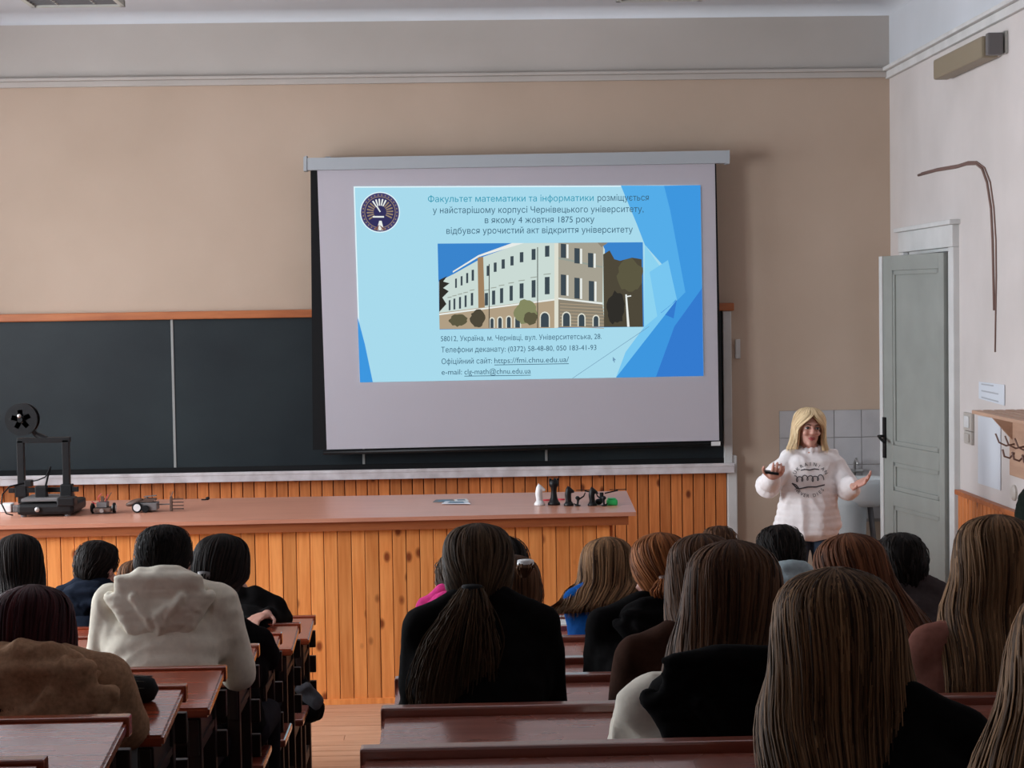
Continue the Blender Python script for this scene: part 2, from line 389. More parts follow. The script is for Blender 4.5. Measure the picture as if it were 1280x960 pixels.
part('top_rail', MB().box((XL-0.05, D-0.085, TOPz-0.012), (XR+0.075, D-0.001, TOPz+0.045), 0.008), M_ORANGE, cb)
part('chalk_ledge', MB().box((XL-0.05, D-0.13, LED-0.060), (XR+0.06, D-0.001, LED), 0.006).box((XL-0.05, D-0.135, LED-0.012), (XR+0.06, D-0.118, LED+0.012), 0.004), M_CHALK, cb)
part('side_frame', MB().box((XR-0.006, D-0.07, LED-0.02), (XR+0.055, D-0.001, TOPz-0.012), 0.006), M_WHITE, cb)
part('bottom_rail', MB().box((XL, D-0.056, LED), (XR-0.006, D-0.044, LED+0.045), 0.003), M_BLACKM, cb)
tp = struct('trim_3', MB().box((WR-0.04, D-0.06, 0), (WR+0.03, D, LED+0.06), 0.008), M_WHITE)
tag(link('cable_clip', MB().box((XR+0.09, D-0.03, TOPz-0.36), (XR+0.125, D-0.001, TOPz-0.22), 0.005).mesh('cable_clip', M_WHITE)), 'small white plastic box on the wall right of the chalkboard', 'wall box')

# ------------------------------------------------------------------ projection screen and slide
YS = D-0.20
def P(px, py, dy=0.0): return at(px, py, YS-dy)
sc = thing('projection_screen', P(650, 200), 'wide pull-down projection screen hanging in front of the chalkboard, lit by a slide', 'projection screen')
def quadslab(pts, dy0, th=0.004):
    q = [P(x, y_, dy0) for x, y_ in pts]; return MB().slab(q, (0, th, 0))
part('fabric', quadslab([(391, 562.5), (903, 552), (895, 196), (388, 205)], 0.0), M_BLACKM, sc)
# fabric: black border mesh with pale field in front
part('projection_field', quadslab([(408.5, 562), (899, 550.5), (893.5, 203), (396.5, 211)], 0.005), M_SCREEN, sc)
b = MB(); q = [P(382, 214, -0.05), P(908, 205, -0.05), P(908, 189.5, -0.05), P(382, 199, -0.05)]
b.slab(q, (0, -0.11, 0)); part('roller_case', b, M_CASE, sc)
for px in (410, 880): q_ = P(px, 201, -.05); part('wall_bracket', MB().box((q_.x-.02, q_.y+.0, q_.z-.03), (q_.x+.02, D, q_.z+.03), .004), M_CASE, sc)
for px in (383, 907): part('end_cap', MB().slab([P(px-2, 215-(px-383)*.017, -.055), P(px+2, 215-(px-383)*.017, -.055), P(px+2, 196-(px-383)*.013, -.055), P(px-2, 198-(px-383)*.013, -.055)], (0, -.12, 0)), M_CASE, sc)
b = MB().tube([P(404, 566, 0), P(902, 554.5, 0)], 0.016, 10); part('bottom_bar', b, M_BLACK, sc, smooth=True)
part('bar_end', MB().slab([P(889, 557, .02), P(900, 556.7, .02), P(900, 551.5, .02), P(889, 552, .02)], (0, -.02, 0)), M_WHITEP, sc)
def E(name, r, g, b_): # sRGB seen in the photo -> linear light sent back by the lit slide
    f = lambda c: ((c/255+0.055)/1.055)**2.4 if c > 10 else c/3294
    return mat('slide_'+name, (0, 0, 0), emit=(f(r), f(g), f(b_)))
EM = {k: E(k, *v) for k, v in dict(bg=(168, 218, 236), edge=(226, 246, 252), blue=(62, 150, 222), mid=(84, 172, 232), deep=(52, 122, 206), pale=(120, 198, 240), light=(140, 210, 240),
      sky=(58, 132, 205), facade=(202, 218, 212), facade2=(222, 222, 208), shade=(138, 130, 114), side=(165, 160, 145), stone=(176, 158, 132), win=(62, 74, 82), tree=(78, 72, 58), tree2=(92, 88, 66), bush=(132, 136, 98),
      dark=(48, 46, 42), brick=(158, 128, 96), white=(232, 236, 232), text=(58, 96, 118), teal=(38, 150, 178), ring=(70, 66, 110), crest=(52, 50, 92), gold=(150, 130, 110), red=(120, 84, 80), line=(110, 150, 180), trim=(150, 158, 148)).items()}
sl = part('slide', quadslab([(450, 478), (879.5, 470), (875.5, 231.5), (442, 233)], 0.010, 0.003), EM['bg'], sc)
sl['label'] = 'glowing pale blue slide'
def patch(pts, e, lift, name='slide_shape'):
    b = MB(); q = [P(x, y_, lift) for x, y_ in pts]; n = len(q)
    b.add(q + [a+Vector((0, 0.0004, 0)) for a in q], [tuple(range(n)), tuple(range(2*n-1, n-1, -1))] + [(i, (i+1) % n, n+(i+1) % n, n+i) for i in range(n)])
    return b
def patches(name, lst, lift, par):
    mats = []; b = MB()
    for i, (pts, e) in enumerate(lst):
        if EM[e] not in mats: mats.append(EM[e])
        b.cur = mats.index(EM[e]); pb = patch(pts, e, lift+i*0.00012); b.add(pb.v, pb.f)
    return part(name, b, mats, par)
patches('slide_border', [([(442, 233), (875, 231.6), (875, 233), (442, 234.6)], 'edge'), ([(442, 233), (443.5, 233), (451.5, 478), (450, 478)], 'edge')], 0.011, sl)
for sh__ in [
    ([(776, 232), (832, 232), (850, 290), (836, 340), (806, 306), (796, 280)], 'mid'),
    ([(830, 232), (875.5, 231.5), (879.4, 470), (770, 472), (845, 376), (862, 360)], 'blue'),
    ([(806, 306), (830, 340), (845, 376), (818, 404), (805, 409)], 'light'),
    ([(836, 340), (850, 285), (862, 360), (846, 376)], 'mid'),
    ([(832, 232), (875.5, 231.5), (877.5, 356), (858, 372)], 'blue'),
    ([(812, 340), (835, 325), (846, 374), (822, 398)], 'pale'),
    ([(845, 374), (812, 412), (770, 472), (820, 471.3), (843, 408)], 'blue'),
    ([(877.6, 360), (879.4, 470), (820, 471), (843, 408)], 'deep'),
    ([(846, 375), (842, 398), (826, 391)], 'deep'),
    ([(805, 409), (845, 376), (770, 472), (782, 440)], 'pale'),
    ([(447, 396), (456, 430), (466, 477.7), (450, 478)], 'blue'),
    ([(715, 473), (716, 473), (812, 408), (811, 408)], 'line')]:
    LIFT = globals().get('LIFT', .012)+.00012; patches('slide_shape', [sh__], LIFT, sl)
# photograph inside the slide
x0, y0, x1, y1 = 548, 305, 803.5, 409.5
pic = [([(547, 304.5), (803.5, 302.8), (805, 408.5), (549.5, 412)], 'sky')]
pic += [([(548.5, 352), (568, 342), (600, 324), (601, 322), (652, 303.8), (752, 303.3), (756, 312), (756, 408), (549.5, 411)], 'facade')]
pic += [([(697, 303.6), (750, 303.2), (754, 309), (753, 378), (697, 372)], 'side'), ([(697, 372), (753, 379), (756, 408.8), (697, 409.5)], 'shade'),
        ([(549, 391), (697, 373), (697, 410), (549.5, 411.5)], 'stone'), ([(597, 322), (604, 321), (606, 384), (598, 385)], 'brick'),
        ([(566, 341), (599, 321), (655, 303.8), (640, 303.8), (598, 319), (566, 339)], 'white'), ([(549, 392), (697, 373), (697, 375), (549, 394)], 'white'),
        ([(697, 372), (753, 378.5), (753, 380.5), (697, 374)], 'white'), ([(697, 321), (753, 333), (753, 335), (697, 323.5)], 'trim'), ([(693, 304), (698, 303.8), (698, 409.6), (693, 410)], 'facade2'),
        ([(747, 303.4), (760, 303.3), (752, 309)], 'shade')]
for (u, t, b0, wd) in [(684, 307, 321, 5.5), (667, 311, 325, 5), (652, 315, 328, 4.5), (640, 320, 332, 4), (629, 324, 336, 4), (619, 328, 340, 3.6), (610, 332, 345, 3.4), (591, 337, 351, 3), (584, 341, 354, 2.6), (577, 345, 357, 2.4), (570, 348, 360, 2.2)]:
    pic.append(([(u-wd/2, b0), (u+wd/2, b0-.3), (u+wd/2, t), (u-wd/2, t+.4)], 'win'))
for (u, t, b0, wd) in [(684, 346, 368, 6), (667, 350, 372, 5), (652, 354, 373, 5), (639, 357, 376, 4), (627, 360, 379, 4), (617, 363, 381, 4), (608, 366, 382, 4), (590, 366, 382, 3), (582, 369, 384, 2.6), (575, 371, 386, 2.6), (568, 373, 387, 2.4), (562, 375, 388, 2.2)]:
    pic.append(([(u-wd/2, b0), (u+wd/2, b0-.3), (u+wd/2, t), (u-wd/2, t+.4)], 'win'))
    pic.append(([(u-wd/2-1.5, t-3.4), (u+wd/2+1.5, t-4.4), (u+wd/2+1.5, t-3.4), (u-wd/2-1.5, t-2.4)], 'trim'))
for u, t, b0 in [(705, 304.5, 322), (722, 310, 329), (739, 316, 334), (705, 343, 369), (722, 347, 373), (740, 351, 376)]:
    pic.append(([(u-4, b0), (u+2.5, b0+.6), (u+2.5, t+.6), (u-4, t)], 'win')); pic.append(([(u+3.2, b0+.6), (u+5.6, b0+.9), (u+5.6, t+1), (u+3.2, t+.8)], 'white'))
for yy in range(379, 409, 4): pic.append(([(700, yy), (755, yy+3), (755, yy+3.8), (700, yy+.9)], 'stone'))
def arch(u, t, b0, wd): return [(u-wd, b0), (u+wd, b0)] + [(u+wd*math.cos(a), t+wd*1.1-wd*1.1*math.sin(a)) for a in [i*PI/6 for i in range(7)]]
for u, t, b0, wd in [(708, 391, 408, 4.2), (727, 393, 408, 3.6), (745, 395, 408, 3), (681, 391, 409, 5), (647, 395, 409.6, 3), (636, 396, 409.8, 2.4), (625, 397, 410, 2.2), (615, 398, 410, 2)]:
    pic.append((arch(u, t-1.6, b0, wd+1.4), 'facade2')); pic.append((arch(u, t, b0, wd), 'win'))
for u in (611, 671.5): pic.append(([(u, 410), (u+1, 410), (u+1, 309 if u > 640 else 330), (u, 309 if u > 640 else 330)], 'dark'))
def blobpoly(cx, cy, rx, ry, n=22, seed=1):
    random.seed(seed); return [(cx+rx*math.cos(2*PI*i/n)*(1+random.uniform(-.16, .16)), cy+ry*math.sin(2*PI*i/n)*(1+random.uniform(-.16, .16))) for i in range(n)]
def clip(pts): return [(min(max(x, 548.6), 803.8), min(max(y_, 304), 409.2)) for x, y_ in pts]
pic += [(clip([(754, 318), (762, 313), (768, 324), (775, 326), (790, 322), (802, 324), (804, 408.6), (755, 408.8)]), 'tree'), (clip(blobpoly(788, 345, 16, 20, seed=3)), 'tree2'), (clip(blobpoly(770, 385, 11, 20, seed=4)), 'dark'),
        (clip(blobpoly(657, 391, 14, 15, seed=5)), 'bush'), (clip(blobpoly(663, 398, 9, 8, seed=8)), 'tree2'), (clip(blobpoly(597, 398, 9, 11, seed=6)), 'tree'), (clip(blobpoly(573, 400, 11, 8, seed=7)), 'tree2'),
        (clip([(549, 350), (559, 345), (554, 352), (562, 354), (554, 360), (561, 364), (553, 372), (558, 380), (549, 390)]), 'dark'),
        ([(784, 408.5), (787, 408.5), (783.6, 368), (781.6, 368)], 'white'), ([(783, 370), (789, 369), (789, 370.5), (783, 371.5)], 'white')]
patches('slide_picture', pic, 0.0135, sl)
# round crest
def disc(cx, cy, r, n=40): return [(cx+r*math.cos(2*PI*i/n), cy+r*1.02*math.sin(2*PI*i/n)) for i in range(n)]
cr_ = [(disc(475, 265.3, 25.0), 'edge'), (disc(475, 265.3, 23.8), 'ring'), (disc(475, 265.3, 19.4), 'gold'), (disc(475, 265.3, 18.6), 'crest')]
for i in range(24):
    if 15 <= i <= 21: continue
    a = i*2*PI/24+.06; c_, s_ = math.cos(a), math.sin(a)
    cr_.append(([(475+c_*8-s_*.7, 265-s_*8-c_*.7), (475+c_*8+s_*.7, 265-s_*8+c_*.7), (475+c_*16.5+s_*1.0, 265-s_*16.5+c_*1.0), (475+c_*16.5-s_*1.0, 265-s_*16.5-c_*1.0)], 'white' if 4 <= i <= 8 else 'gold'))
cr_ += [([(466, 272), (480, 272), (480, 270), (466, 270)], 'white'), ([(470, 258), (471.4, 257), (476, 264.5), (474.6, 265.2)], 'white'), ([(471, 288), (480, 288), (477, 276), (474, 276)], 'white'), ([(474, 281), (483, 287), (479, 288)], 'red'), ([(467, 287), (474, 281), (472, 288)], 'red')]
for i in range(30):
    a = i*2*PI/30; cr_.append(([(475+21.3*math.cos(a)+dx, 265.3+21.6*math.sin(a)+dy) for dx, dy in ((-.8, .8), (.8, .8), (.8, -.8), (-.8, -.8))], 'gold'))
patches('crest', cr_, 0.0125, sl)
def text_mesh(s, bold=0.0):
    """outlines of the letters, filled loop by loop (outer contour with its holes)"""
    c = bpy.data.curves.new('t', 'FONT'); c.body = s; c.size = 1; c.offset = bold; c.resolution_u = 3; c.dimensions = '2D'; c.fill_mode = 'NONE'
    o = bpy.data.objects.new('t', c); COL.objects.link(o); bpy.context.view_layer.update()
    me = bpy.data.meshes.new_from_object(o.evaluated_get(bpy.context.evaluated_depsgraph_get()))
    co = [tuple(x.co) for x in me.vertices]; nb = {}
    for e in me.edges:
        a, b_ = e.vertices; nb.setdefault(a, []).append(b_); nb.setdefault(b_, []).append(a)
    bpy.data.objects.remove(o); bpy.data.curves.remove(c); bpy.data.meshes.remove(me)
    loops = []; seen = set()
    for st in nb:
        if st in seen: continue
        lp_ = [st]; seen.add(st); cur = st
        while True:
            nx = [q for q in nb[cur] if q not in seen]
            if not nx: break
            cur = nx[0]; seen.add(cur); lp_.append(cur)
        pts = []
        for q in lp_:
            if not pts or (Vector(co[q])-Vector(pts[-1])).length > 1e-5: pts.append(co[q])
        if len(pts) > 2: loops.append(pts)
    def inside(p, poly):
        r = False; n = len(poly)
        for i in range(n):
            (x1, y1, _), (x2, y2, _) = poly[i], poly[(i+1) % n]
            if (y1 > p[1]) != (y2 > p[1]) and p[0] < (x2-x1)*(p[1]-y1)/(y2-y1)+x1: r = not r
        return r
    for a in list(loops):     # the soft sign's outline crosses itself: rebuilt as outline and hole
        mx_, my_ = min(p[0] for p in a), min(p[1] for p in a)
        if abs(a[0][0]-mx_-.074) < .015 and abs(a[0][1]-my_-.349) < .015 and abs(a[-1][1]-my_-.268) < .025:
            g_ = lambda q: [(mx_-.075+x_, my_+y_, 0.0) for x_, y_ in q]
            loops.remove(a); loops.append(g_([(.075, 0), (.307, 0), (.415, .024), (.482, .087), (.505, .176), (.482, .266), (.415, .327), (.307, .349), (.163, .349), (.163, .542), (.075, .542)][::-1]))
            loops.append(g_([(.163, .081), (.306, .081), (.386, .107), (.417, .173), (.386, .242), (.306, .268), (.163, .268)]))
    if not loops: return [], []
    area = [abs(sum(a[k][0]*a[(k+1) % len(a)][1]-a[(k+1) % len(a)][0]*a[k][1] for k in range(len(a)))) for a in loops]
    par = [[j for j in range(len(loops)) if j != i and area[j] > area[i] and all(inside(p, loops[j]) for p in loops[i])] for i in range(len(loops))]
    V = []; Fs = []
    for i in range(len(loops)):
        if len(par[i]) % 2: continue
        grp = [loops[i]]+[loops[h] for h in range(len(loops)) if len(par[h]) == len(par[i])+1 and i in par[h]]
        flat = [p for g_ in grp for p in g_]; tr_ = tessellate_polygon([[Vector(p) for p in g_] for g_ in grp]); b0 = len(V); V += flat
        Fs += [tuple(b0+k for k in t_) for t_ in tr_]
    return V, Fs
def slide_text(s, pxl, pyl, pxr, pyr, hpx, e, bold=0.0, name='slide_text'):
    v, f = text_mesh(s, bold); xs_ = [a[0] for a in v]; x0_, x1_ = min(xs_), max(xs_); b = MB()
    b.add([P(pxl+(a[0]-x0_)/(x1_-x0_)*(pxr-pxl), pyl+(a[0]-x0_)/(x1_-x0_)*(pyr-pyl)-a[1]*hpx, 0.0155) for a in v], f)
    return part(name, b, EM[e], sl)
slide_text('Факультет математики та інформатики', 535, 252.6, 742, 251.2, 11, 'teal', 0.024)
slide_text('розміщується', 747, 251.2, 811, 250.6, 11, 'text', 0.012)
slide_text('у найстарішому корпусі Чернівецького університету,', 541, 266.6, 804.5, 265, 11, 'text', 0.012)
slide_text('в якому 4 жовтня 1875 року', 606, 279, 743, 277.8, 11, 'text', 0.012)
slide_text('відбувся урочистий акт відкриття університету', 558, 292.4, 791, 290.6, 11, 'text', 0.012)
slide_text('58012, Україна, м. Чернівці, вул. Університетська, 28.', 551, 426.6, 752, 423.6, 9.2, 'text', 0.012)
slide_text('Телефони деканату:', 551.5, 440.6, 632, 439.6, 9.6, 'text', 0.012)
slide_text('(0372) 58-48-80, 050 183-41-93', 635, 439.4, 745.5, 437.4, 9.2, 'text', 0.012)
slide_text('Офіційний сайт:', 552, 455.2, 615, 454.2, 9.6, 'text', 0.012)
slide_text('https://fmi.chnu.edu.ua/', 618, 454.0, 711, 452.4, 9.6, 'text', 0.008)
slide_text('e-mail:', 552, 468.4, 577.5, 468, 9.6, 'text', 0.012)
slide_text('clg-math@chnu.edu.ua', 580.5, 468, 663.5, 466.8, 9.6, 'text', 0.008)
patches('underline', [([(618, 455.8), (711, 454.2), (711, 455), (618, 456.6)], 'text'), ([(580.5, 469.8), (663.5, 468.6), (663.5, 469.4), (580.5, 470.6)], 'text'),
                      ([(766, 446), (770, 450), (768, 450.4), (768.6, 453), (767.6, 453.2), (767, 450.8), (766, 451.6)], 'line')], 0.0155, sl)

# ------------------------------------------------------------------ demonstration counter
CH = 1.056
cyl, cyr = atZ(0, 657, CH).y, atZ(795, 640, CH).y
cR = atZ(795, 640, CH).x; cRb = atZ(783, 613.5, CH)
cL = -3.9; sl_ = (cyr-cyl)/(cR-atZ(0, 657, CH).x)
def cy_(x): return cyr + (x-cR)*sl_
ct = thing('demonstration_counter', (-1, cy_(-1)+0.1, 0), 'long pine-panelled counter with a glossy brown top in front of the chalkboard', 'counter')
b = MB(); b.hexa([(cL, cy_(cL), CH-0.022), (cR, cyr, CH-0.022), (cRb.x, cRb.y, CH-0.022), (cL, cRb.y, CH-0.022), (cL, cy_(cL), CH), (cR, cyr, CH), (cRb.x, cRb.y, CH), (cL, cRb.y, CH)])
part('countertop', b, M_TOP, ct)
b = MB(); b.hexa([(cL, cy_(cL)+.03, CH-0.075), (cR-.04, cyr+.03, CH-0.075), (cR-.04, cyr+.09, CH-0.075), (cL, cy_(cL)+.09, CH-0.075), (cL, cy_(cL)+.03, CH-0.024), (cR-.04, cyr+.03, CH-0.024), (cR-.04, cyr+.09, CH-0.024), (cL, cy_(cL)+.09, CH-0.024)])
part('fascia', b, M_FASCIA, ct)
part('frame_body', MB().hexa([(cL, cy_(cL)+.095, 0), (cR-.14, cyr+.095, 0), (cR-.14, cRb.y-.1, 0), (cL, cRb.y-.1, 0), (cL, cy_(cL)+.095, CH-.025), (cR-.14, cyr+.095, CH-.025), (cR-.14, cRb.y-.1, CH-.025), (cL, cRb.y-.1, CH-.025)]), M_GROOVE, ct)
pme = MB().box((-0.0370, -0.018, 0.0), (0.0370, 0, CH-0.03), 0.004).mesh('plank', M_PINE)
x = cR-0.14
while x > cL+0.05:
    o = link('plank', pme, ct, Vector((x-0.038, cy_(x)+0.094+random.uniform(-.002, .002), 0))-ct.location); x -= 0.0765
pm2 = MB().box((0, -0.0355, 0.0), (0.018, 0.0355, CH-0.03), 0.005).mesh('plank', M_PINE2)
y = cyr+0.135
while y < cRb.y-0.14:
    link('plank', pm2, ct, Vector((cR-0.141, y, 0))-ct.location); y += 0.0765
part('plinth', MB().hexa([(cL, cy_(cL)+.06, 0), (cR-.12, cyr+.06, 0), (cR-.12, cyr+.08, 0), (cL, cy_(cL)+.08, 0), (cL, cy_(cL)+.06, .03), (cR-.12, cyr+.06, .03), (cR-.12, cyr+.08, .03), (cL, cy_(cL)+.08, .03)]), M_PINE, ct)

# ------------------------------------------------------------------ bench desks
XA, XB = -0.71, -0.175
def bench(k, x0, x1, left, label):
    Y, Z, fz = YK[k], ZK[k], STEP*k; fzf = STEP*(k-1) if k else 0
    t = thing('bench_desk', ((x0+x1)/2, Y-0.2, fz), label, 'bench desk', 'bench desks left of the aisle' if left else 'bench desks right of the aisle')
    dep = 0.37; dz = 0.045; zo = .003 if left else .008; mt = M_DESK if left else M_DESKR
    def plank(y0, y1, th=0.028, z_of=lambda y: Z-zo-(Y-y)/dep*dz):
        b = MB(); bm = bmesh.new(); bmesh.ops.create_cube(bm, size=1)
        for v in bm.verts:
            yy = y0+(v.co.y+.5)*(y1-y0); v.co = Vector((x0+(v.co.x+.5)*(x1-x0), yy, z_of(yy)-th+(v.co.z+.5)*th))
        bmesh.ops.bevel(bm, geom=bm.edges[:], offset=0.006, segments=2, affect='EDGES'); return b.bm(bm)
    if left: part('desk_top', plank(Y-dep, Y-0.035), mt, t)
    else:
        part('desk_plank', plank(Y-0.20, Y-0.035), mt, t); part('desk_plank', plank(Y-dep, Y-0.207), mt, t)
    part('desk_ledge', MB().box((x0-0.004, Y-0.033, Z-0.045), (x1+0.004, Y+0.004, Z+(.0 if left else 0.006)), 0.005), M_LEDGE if not left else mt, t)
    # backrest slats for the sitters in front, seat and under-shelf
    for z in (Z-0.115, Z-0.235, Z-0.355): part('backrest_slat', MB().box((x0, Y-0.012, z-0.04), (x1, Y+0.012, z+0.04), 0.004), M_FRAME, t)
    if k: part('seat', MB().box((x0, Y+0.06, fzf+0.40), (x1, Y+0.36, fzf+0.43), 0.008), M_LEDGE, t)
    part('book_shelf', MB().box((x0+0.03, Y-0.30, Z-0.17), (x1-0.03, Y-0.03, Z-0.15)), M_FRAME, t)
    xs_ = [x0+0.05, (x0+x1)/2, x1-0.05]
    for x in xs_:
        part('leg', MB().box((x-0.022, Y-0.055, fz), (x+0.022, Y-0.014, Z-0.045), 0.004), M_FRAME, t)
        part('leg', MB().box((x-0.02, Y-dep+0.04, fz), (x+0.02, Y-dep+0.08, Z-0.085), 0.004), M_FRAME, t)
        part('side_rail', MB().box((x-0.014, Y-dep+0.03, Z-0.19), (x+0.014, Y-0.03, Z-0.088), 0.003), M_FRAME, t)
        if k: part('seat_leg', MB().box((x-0.02, Y+0.27, fzf), (x+0.02, Y+0.31, fzf+0.40), 0.004).box((x-0.014, Y+0.012, fzf+0.35), (x+0.014, Y+0.31, fzf+0.40)), M_FRAME, t)
        part('foot_rail', MB().box((x-0.015, Y-dep+0.06, fz+0.10), (x+0.015, Y-0.05, fz+0.15)), M_FRAME, t)
    return t
ORD = ['front', 'second', 'third', 'fourth', 'fifth', 'sixth', 'seventh', 'eighth', 'ninth']
EXTL = {0: 'its end slats beside the pine counter', 3: 'beside the cream hoodie', 4: 'its ledge behind the cream hoodie', 5: 'with a black pencil case on it', 6: 'its ledge behind the tan hood', 7: 'only a corner of it in view'}
EXTR = {3: 'below the blue jacket', 5: 'in front of the long ponytail', 6: 'its ledge behind the long ponytail', 7: 'its ledge behind the white puffer jacket'}
for k in range(9):
    bench(k, -3.7, XA, True, 'glossy red-brown bench desk left of the aisle, %s row from the counter' % ORD[k])
    bench(k, XB, 2.45 if k < 2 else 2.75, False, 'two-plank dark varnished bench desk right of the aisle, %s row from the counter' % ORD[k])

# ------------------------------------------------------------------ hair
def interp(rings, t):
    n = len(rings)-1; f = t*n; i = np.clip(f.astype(int), 0, n-1); u = (f-i)[..., None]
    R = np.array(rings); p0 = R[np.clip(i-1, 0, n)]; p1 = R[i]; p2 = R[i+1]; p3 = R[np.clip(i+2, 0, n)]
    return 0.5*((2*p1)+(-p0+p2)*u+(2*p0-5*p1+4*p2-p3)*u*u+(-p0+3*p1-3*p2+p3)*u**3)
def hair_mesh(name, rings, Mx, n_str, base, material, rad=0.0022, ridge=0.02, tmin=0.0, wave=0.0, short=False, rng=None, flare=0.0):
    """rings: (z, cx, cy, rx, ry, open_deg) from crown to tips; the face side (+y) is left open. Returns a mesh with a 'tone' value per vertex."""
    rng = rng or RNG; NT, NA = 26, 56; th_f = rng.uniform(0, 6, 4)
    def surf(t, a):   # a in 0..1 around, arrays
        r = interp(rings, t); op = np.radians(np.clip(r[..., 5], 0, 175)); ang = PI/2 + op + a*(2*PI-2*op)
        rr = 1+ridge*(np.sin(a*41+th_f[0])*.5+np.sin(a*73+th_f[1]+t*3)*.35+np.sin(a*19+th_f[2])*.6)
        rr = rr + wave*np.sin(t*19+a*14+th_f[3])*t
        return np.stack([r[..., 1]+r[..., 3]*rr*np.cos(ang), r[..., 2]+r[..., 4]*rr*np.sin(ang), r[..., 0]], -1), r
    T, A = np.meshgrid(np.linspace(0, 1, NT), np.linspace(0, 1, NA), indexing='ij')
    outer, r = surf(T, A); cen = np.stack([r[..., 1], r[..., 2], r[..., 0]], -1)
    inner = cen + (outer-cen)*0.82; inner[..., 2] = outer[..., 2]-0.008*(1-T)
    vs = np.concatenate([outer.reshape(-1, 3), inner.reshape(-1, 3)]); N = NT*NA; fs = []
    for i in range(NT-1):
        for j in range(NA-1):
            a = i*NA+j; fs.append((a, a+NA, a+NA+1, a+1)); fs.append((N+a, N+a+1, N+a+NA+1, N+a+NA))
        for j in (0, NA-1):
            a = i*NA+j; q = (a, N+a, N+a+NA, a+NA); fs.append(q if j == 0 else q[::-1])
    for j in range(NA-1):
        a = (NT-1)*NA+j; fs.append((a, N+a, N+a+1, a+1)); fs.append((j, j+1, N+j+1, N+j))
    fs.append(tuple(range(NA)))
    tone = list(np.full(2*N, base*0.45) + 0.0)
    # strands
    S = 16
    if n_str:
        a0 = rng.uniform(0.0, 1.0, n_str); tt0 = rng.uniform(0, 0.7, n_str) if short else np.zeros(n_str)+rng.uniform(0, 0.12, n_str)
        tt1 = np.minimum(tt0+rng.uniform(0.15, 0.35, n_str), 1.03) if short else rng.uniform(0.86, 1.05, n_str)
        if not short:
            sel = rng.random(n_str) < 0.3; tt0[sel] = rng.uniform(0.1, 0.6, sel.sum())
        s = np.linspace(0, 1, S)
        t = tt0[:, None]+(tt1-tt0)[:, None]*s
        wob = rng.normal(0, 0.012, n_str)[:, None]*s+0.006*np.sin(s*rng.uniform(3, 9, n_str)[:, None]+rng.uniform(0, 6, n_str)[:, None])
        aa = np.clip(a0[:, None]+wob, 0, 1)
        p, r = surf(np.clip(t, 0, 1), aa); cen = np.stack([r[..., 1], r[..., 2], r[..., 0]], -1)
        dirv = (p-cen); ln = np.linalg.norm(dirv, axis=-1, keepdims=True)+1e-6
        off = rng.uniform(-0.004, 0.006, n_str)[:, None]+0.003*np.sin(s*rng.uniform(2, 8, n_str)[:, None]+rng.uniform(0, 6, n_str)[:, None])+flare*rng.random(n_str)[:, None]*s**2
        p = p+dirv/ln*off[..., None]
        p[..., 2] -= np.clip(t-1, 0, 1)*0.5
        dn = np.gradient(p, axis=1); dn /= np.linalg.norm(dn, axis=-1, keepdims=True)+1e-9
        side = np.cross(dn, dirv/ln); side /= np.linalg.norm(side, axis=-1, keepdims=True)+1e-9
        up = dirv/ln; rad_s = (rad*rng.uniform(0.6, 1.4, n_str))[:, None]*(1-0.85*s**3)[None, :]*np.minimum(1, 0.35+s*6)[None, :]
        v3 = np.stack([p+side*rad_s[..., None]*1.3, p-side*rad_s[..., None]*1.3, p+up*rad_s[..., None]], 2)  # n,S,3,3
        b0 = len(vs); vs = np.concatenate([vs, v3.reshape(-1, 3)])
        idx = (b0+np.arange(n_str*S*3)).reshape(n_str, S, 3)
        for c_ in ((0, 2), (2, 1)):
            q = np.stack([idx[:, :-1, c_[0]], idx[:, :-1, c_[1]], idx[:, 1:, c_[1]], idx[:, 1:, c_[0]]], -1).reshape(-1, 4); fs += [tuple(x) for x in q.tolist()]
        tn = np.clip(base+rng.normal(0, 0.28, n_str), 0, 1); tone += list(np.repeat(tn, S*3))
    co = np.array(vs); M = np.array(Mx); co = co @ M[:3, :3].T + M[:3, 3]
    me = bpy.data.meshes.new(name); me.from_pydata(co.tolist(), [], fs); me.materials.append(material)
    me.polygons.foreach_set('use_smooth', [True]*len(me.polygons))
    at_ = me.attributes.new('tone', 'FLOAT', 'POINT'); at_.data.foreach_set('value', np.array(tone, dtype=np.float32)); return me
